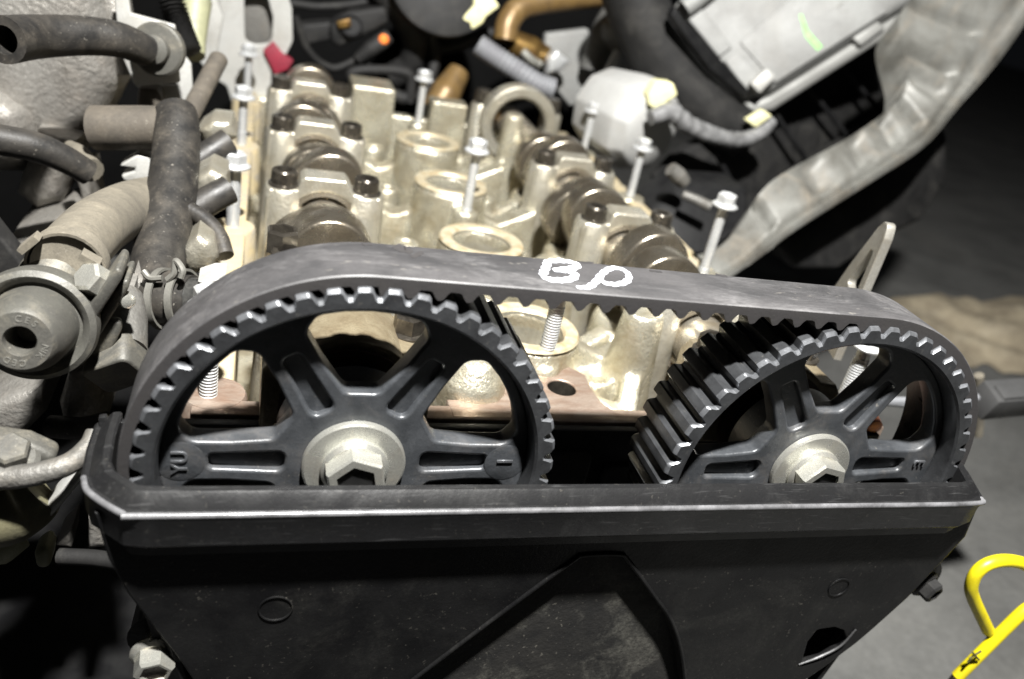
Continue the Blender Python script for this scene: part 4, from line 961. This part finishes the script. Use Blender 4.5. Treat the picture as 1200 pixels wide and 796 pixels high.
# silver housing upper right
sh = thing('silver_housing', 'silver die cast housing with green paint mark above the radiator', 'housing', px(900, 130, y=440))
HP = px(905, 108, y=440); HN = Vector((-.30, -.90, .30)).normalized()
def hp(u, v, off=0.0):
    d = RIGHT * ((u - 600) / FPX) + FWD - UP * ((v - 398) / FPX)
    return CAM + d * (((HP - CAM).dot(HN)) / d.dot(HN)) + HN * off
def hslab(name, pix, off, th, bev, mt):
    bm = BM(); prism(bm, [hp(u, v, off) for u, v in pix], -HN * th); return fin(name, bm, mt, sh, bevel=bev, seg=3)
ALD = mat('darker_rim_alloy', (.20, .20, .19), (.16, .16, .15), .5, .6, .3, 30, .1, .8)  # darker alloy tone for the rim, slot and lug
hslab('housing_body', [(786, 12), (830, -40), (1090, -60), (1074, 2), (1040, 22), (905, 108), (872, 118)], 0, 60, 10, SILV)
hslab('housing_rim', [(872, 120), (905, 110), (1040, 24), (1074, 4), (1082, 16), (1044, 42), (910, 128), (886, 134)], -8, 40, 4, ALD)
hslab('raised_step', [(796, 12), (814, 0), (858, 56), (842, 68)], 3, 10, 1.5, SILV)
hslab('raised_step', [(848, 72), (862, 60), (898, 96), (876, 110)], 2.5, 10, 1.5, SILV)
hslab('raised_step', [(866, 50), (930, -6), (1000, -30), (1040, 14), (908, 98)], 1.6, 8, 1.2, SILV)
hslab('terminal', [(874, 100), (894, 82), (906, 92), (886, 112)], 12, 14, 2, BRK)
hslab('green_mark', [(936, 18), (939, 17), (946, 36), (963, 55), (957, 60), (943, 44)], 1.9, .6, .1, GRN)
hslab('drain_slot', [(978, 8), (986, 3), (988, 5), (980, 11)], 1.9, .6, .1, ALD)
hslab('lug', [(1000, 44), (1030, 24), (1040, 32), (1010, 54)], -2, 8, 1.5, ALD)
bm = BM(); tube(bm, [hp(800, 12, 6), hp(815, 0, 6), hp(840, -22, 6)], [8, 9], 16); fin('pipe_stub', bm, SILV, sh)
# black duct
hose('cooler_duct', 'wide black moulded duct slanting between grey cap and silver housing', [(735, -30, 480), (752, 20, 472), (775, 66, 464), (805, 105, 456), (845, 140, 448), (872, 158, 444)], [26, 25, 24, 20], BLKD, 24, cat='duct')
tag(slab('duct_clip', [(786, 20), (792, 8), (800, 20), (880, 108), (872, 116), (830, 80)], 428, 10, 1.5, BLK), 'black strip clipped along the silver housing edge', 'strip')
# radiator shroud and grey rail
shr = thing('radiator_shroud', 'black ribbed radiator shroud behind the grey painted rail', 'shroud', px(900, 300, y=480))
slab('shroud_panel', [(770, 210, 420), (800, 178, 440), (900, 132, 480), (1085, 10, 560), (1090, 60, 560), (1060, 120, 540), (900, 240, 460), (790, 330, 400)], 450, 16, 2, BLKD, shr)
for u0, v0, u1, v1, y in ((905, 128, 960, 210, 458), (945, 100, 1010, 180, 480), (985, 76, 1040, 140, 500), (1025, 50, 1062, 98, 520), (840, 180, 880, 262, 425)):
    bm = BM(); tube(bm, [px(u0, v0, y=y), px((u0 + u1) / 2, (v0 + v1) / 2, y=y - 2), px(u1, v1, y=y)], 2.6, 10); fin('shroud_rib', bm, BLK, shr)
rl = thing('grey_rail', 'grey painted pressed metal crossmember rail running diagonally past the head', 'rail', px(1000, 200, y=420))
upper = [(748, 318, 262), (790, 305, 275), (838, 292, 292), (868, 262, 305), (905, 212, 318), (1000, 158, 352), (1052, 118, 376), (1064, 86, 384), (1054, 20, 392), (1095, -20, 402), (1160, -60, 420)]
lower = [(770, 345, 240), (830, 338, 250), (872, 312, 262), (898, 294, 272), (938, 264, 285), (1026, 208, 317), (1086, 168, 341), (1126, 122, 362), (1170, 72, 382), (1208, 18, 392), (1234, -30, 402)]
bm = BM(); SUB = 14
Au = catmull([px(u, v, y=y) for u, v, y in upper], SUB); Bl = catmull([px(u, v, y=y) for u, v, y in lower], SUB)
rows = []
nrm = Vector((-.25, -.55, .80)).normalized()
for i, (a, b) in enumerate(zip(Au, Bl)):
    s_ = i / SUB; row = []
    def g(x, c0, w): return math.exp(-((x - c0) / w) ** 4)
    rib_ = sum(-9.0 * g(s_, c0, .11) for c0 in (3.55, 4.45, 5.0, 5.55, 6.1, 7.5, 8.4))
    if s_ > 6.3: rib_ += -5.0 * g(s_, 7.0, .18)
    for t in (0, .04, .10, .2, .3, .4, .5, .58, .64, .70, .76, .82, .88, .93, .97, 1.0):
        edge = min(1, min(t / .10, max(0, .72 - t) / .10)) if t < .72 else 0
        h = rib_ * max(0, edge)
        if t > .74: h += -5 * min(1, (t - .74) / .06) + 4.5 * math.exp(-((t - .92) / .05) ** 2)
        row.append(bm.verts.new(a.lerp(b, t) + nrm * h))
    row.append(bm.verts.new(b + Vector((-2, 16, -20)))); row.append(bm.verts.new(a + Vector((2, 16, -26))))
    rows.append(row)
for a, b in zip(rows, rows[1:]):
    for k in range(len(a)):
        j_ = (k + 1) % len(a); bm.faces.new((a[k], a[j_], b[j_], b[k]))
bm.faces.new(rows[0]); bm.faces.new(rows[-1])
fin('rail_body', bm, RAIL, rl, 60)
tag(slab('black_tub', [(905, 285, 340), (1000, 225, 380), (1112, 150, 430), (1112, 215, 420), (1080, 262, 400), (1030, 285, 380), (985, 318, 350), (930, 318, 340)], 380, 90, 8, BLKD), 'black moulded tub hanging below the grey painted rail', 'tub')
tag(slab('dark_duct', [(760, 250, 330), (800, 215, 350), (880, 220, 350), (880, 262, 330), (830, 300, 310), (780, 300, 310)], 340, 40, 6, BLK), 'black moulded duct below the wire sleeve', 'duct')
bm = BM(); tube(bm, P((786, 198, 322), (795, 206, 322), (802, 214, 322)), [5, 6, 5], 12); tag(fin('small_fitting', bm, GREYC, None), 'small grey fitting on the black duct beside the flanged bolts', 'fitting')
hose('small_lever', 'short grey lever below the flanged bolt beside the grey painted rail', [(800, 228, 318), (815, 234, 314), (832, 242, 310)], [3.2, 3.8], GREYC, cat='lever')

# ================================================================== RIGHT
pc = thing('sensor_connector', 'black sensor connector with grey wires at the right of the pulleys', 'connector', px(1170, 490, y=105))
cA = px(1142, 470, y=100); cB = px(1240, 462, y=112); axd = (cB - cA).normalized()
u, v = frame(axd)
bm = BM(); obox(bm, cA.lerp(cB, .5) + axd * 6, axd, Vector((0, 1, .3)), axd.cross(Vector((0, 1, .3))), (cB - cA).length / 2, 8, 8); obox(bm, cA.lerp(cB, .55) + Vector((0, -4, 6)), axd, Vector((0, 1, .3)), axd.cross(Vector((0, 1, .3))), (cB - cA).length / 2.4, 5, 3)
fin('connector_shell', bm, mat('grey_black_plastic', (.05, .05, .05), (.035, .035, .035), .4, .6, 0, 14, .1, .6), pc, bevel=1.2)
for dz in (2.2, -2.8):
    bm = BM(); tube(bm, [cA + Vector((0, 0, dz)), px(1118, 471 - dz * 2.4, y=98), px(1080, 472 - dz, y=95), px(1030, 470, y=92)], 2.3, 10); fin('wire', bm, CORR, pc)
bm = BM(); lathe(bm, [(0, -1), (4, 0), (4.5, 4), (4.5, 10)], px(1024, 502, y=42), (0, 1, .2), 16); tag(fin('copper_plug', bm, COPPER, None), 'small copper coloured plug behind the spokes of the pulley stamped E', 'plug')
bm = BM(); tube(bm, P((1147, 440, 150), (1148, 480, 150), (1146, 510, 150)), 3, 10); tag(fin('tan_wire', bm, HOSET, None), 'tan wire hanging behind the black sensor connector', 'wire')
# yellow dipstick
dp = thing('dipstick', 'bright yellow dipstick handle with hooked loop beside the timing cover', 'dipstick', px(1130, 800, y=-6))
YD = -4
loop_ = [(1158, 739), (1150, 722), (1141, 702), (1138, 688), (1144, 672), (1158, 661), (1178, 657), (1200, 661), (1216, 674), (1222, 692), (1214, 708), (1200, 716), (1180, 735), (1155, 760), (1122, 793)]
bm = BM(); tube(bm, [px(u, v, y=YD + (0 if i < 9 else -2.5)) for i, (u, v) in enumerate(loop_)], 2.75, 16, 8); fin('handle_loop', bm, YEL, dp, 60)
bm = BM(); tube(bm, P((1158, 739, YD), (1160, 743, YD)), [2.6, 2.2], 12); tube(bm, P((1122, 793, YD - 2.5), (1112, 803, YD - 2.5), (1060, 860, YD - 2)), [2.4, 1.8, 1.8], 12); fin('bare_wire', bm, DKBOLT, dp)
bm = BM()
for (a_, b_) in (((1136, 772), (1150, 763)), ((1139, 764), (1147, 773)), ((1134, 776), (1141, 768))):
    p0 = px(*a_, y=YD - 5.3); p1 = px(*b_, y=YD - 5.3); tube(bm, [p0, p1], .55, 6, 2)
fin('stamped_mark', bm, DKM, dp)
# pipes and lumps low on the right, over the floor
hose('wiring_cable', 'thin black cable looping behind the hook bracket', [(346, 20, 540), (362, 60, 545), (390, 80, 550), (425, 70, 552), (440, 96, 545)], 3.0, BLKD, cat='cable')
hose('wiring_cable', 'thin black cable running from connectors toward the air cleaner', [(340, 4, 570), (380, 8, 568), (430, 2, 566), (470, -12, 570)], 3.4, BLKD, cat='cable')
hose('wiring_cable', 'black cable bending down beside the D shaped loop', [(500, 30, 560), (510, 60, 556), (505, 90, 548), (490, 118, 540)], 5.0, BLKD, cat='cable')
hose('wiring_cable', 'black cable crossing under the cream connector', [(500, 60, 575), (540, 52, 572), (575, 40, 570), (600, 60, 568)], 6.0, BLKD, cat='cable')
bm = BM(); pp = catmull(P((196, -20, 330), (204, 10, 326), (212, 36, 320), (222, 62, 312)), 10)
tube(bm, pp, [6 + (1.4 if i % 2 else -1.2) for i in range(len(pp))], 14, 1); tag(fin('corrugated_loom', bm, BLKD, None, 60), 'black corrugated loom beside the pale bracket', 'loom')
bm = BM(); pp = P((230, 0, 350), (226, 40, 340), (228, 66, 330)); tube(bm, pp, [9, 8, 6], 14); tag(fin('olive_boot', bm, MATS['olive_plastic'], None, 60), 'olive rubber boot behind the tan rod', 'boot')
tag(slab('pale_bracket', [(228, 66), (250, -10), (262, 20), (252, 74), (240, 80)], 400, 6, 1.0, BRK), 'pale bracket strip behind the straight tan rod', 'bracket')
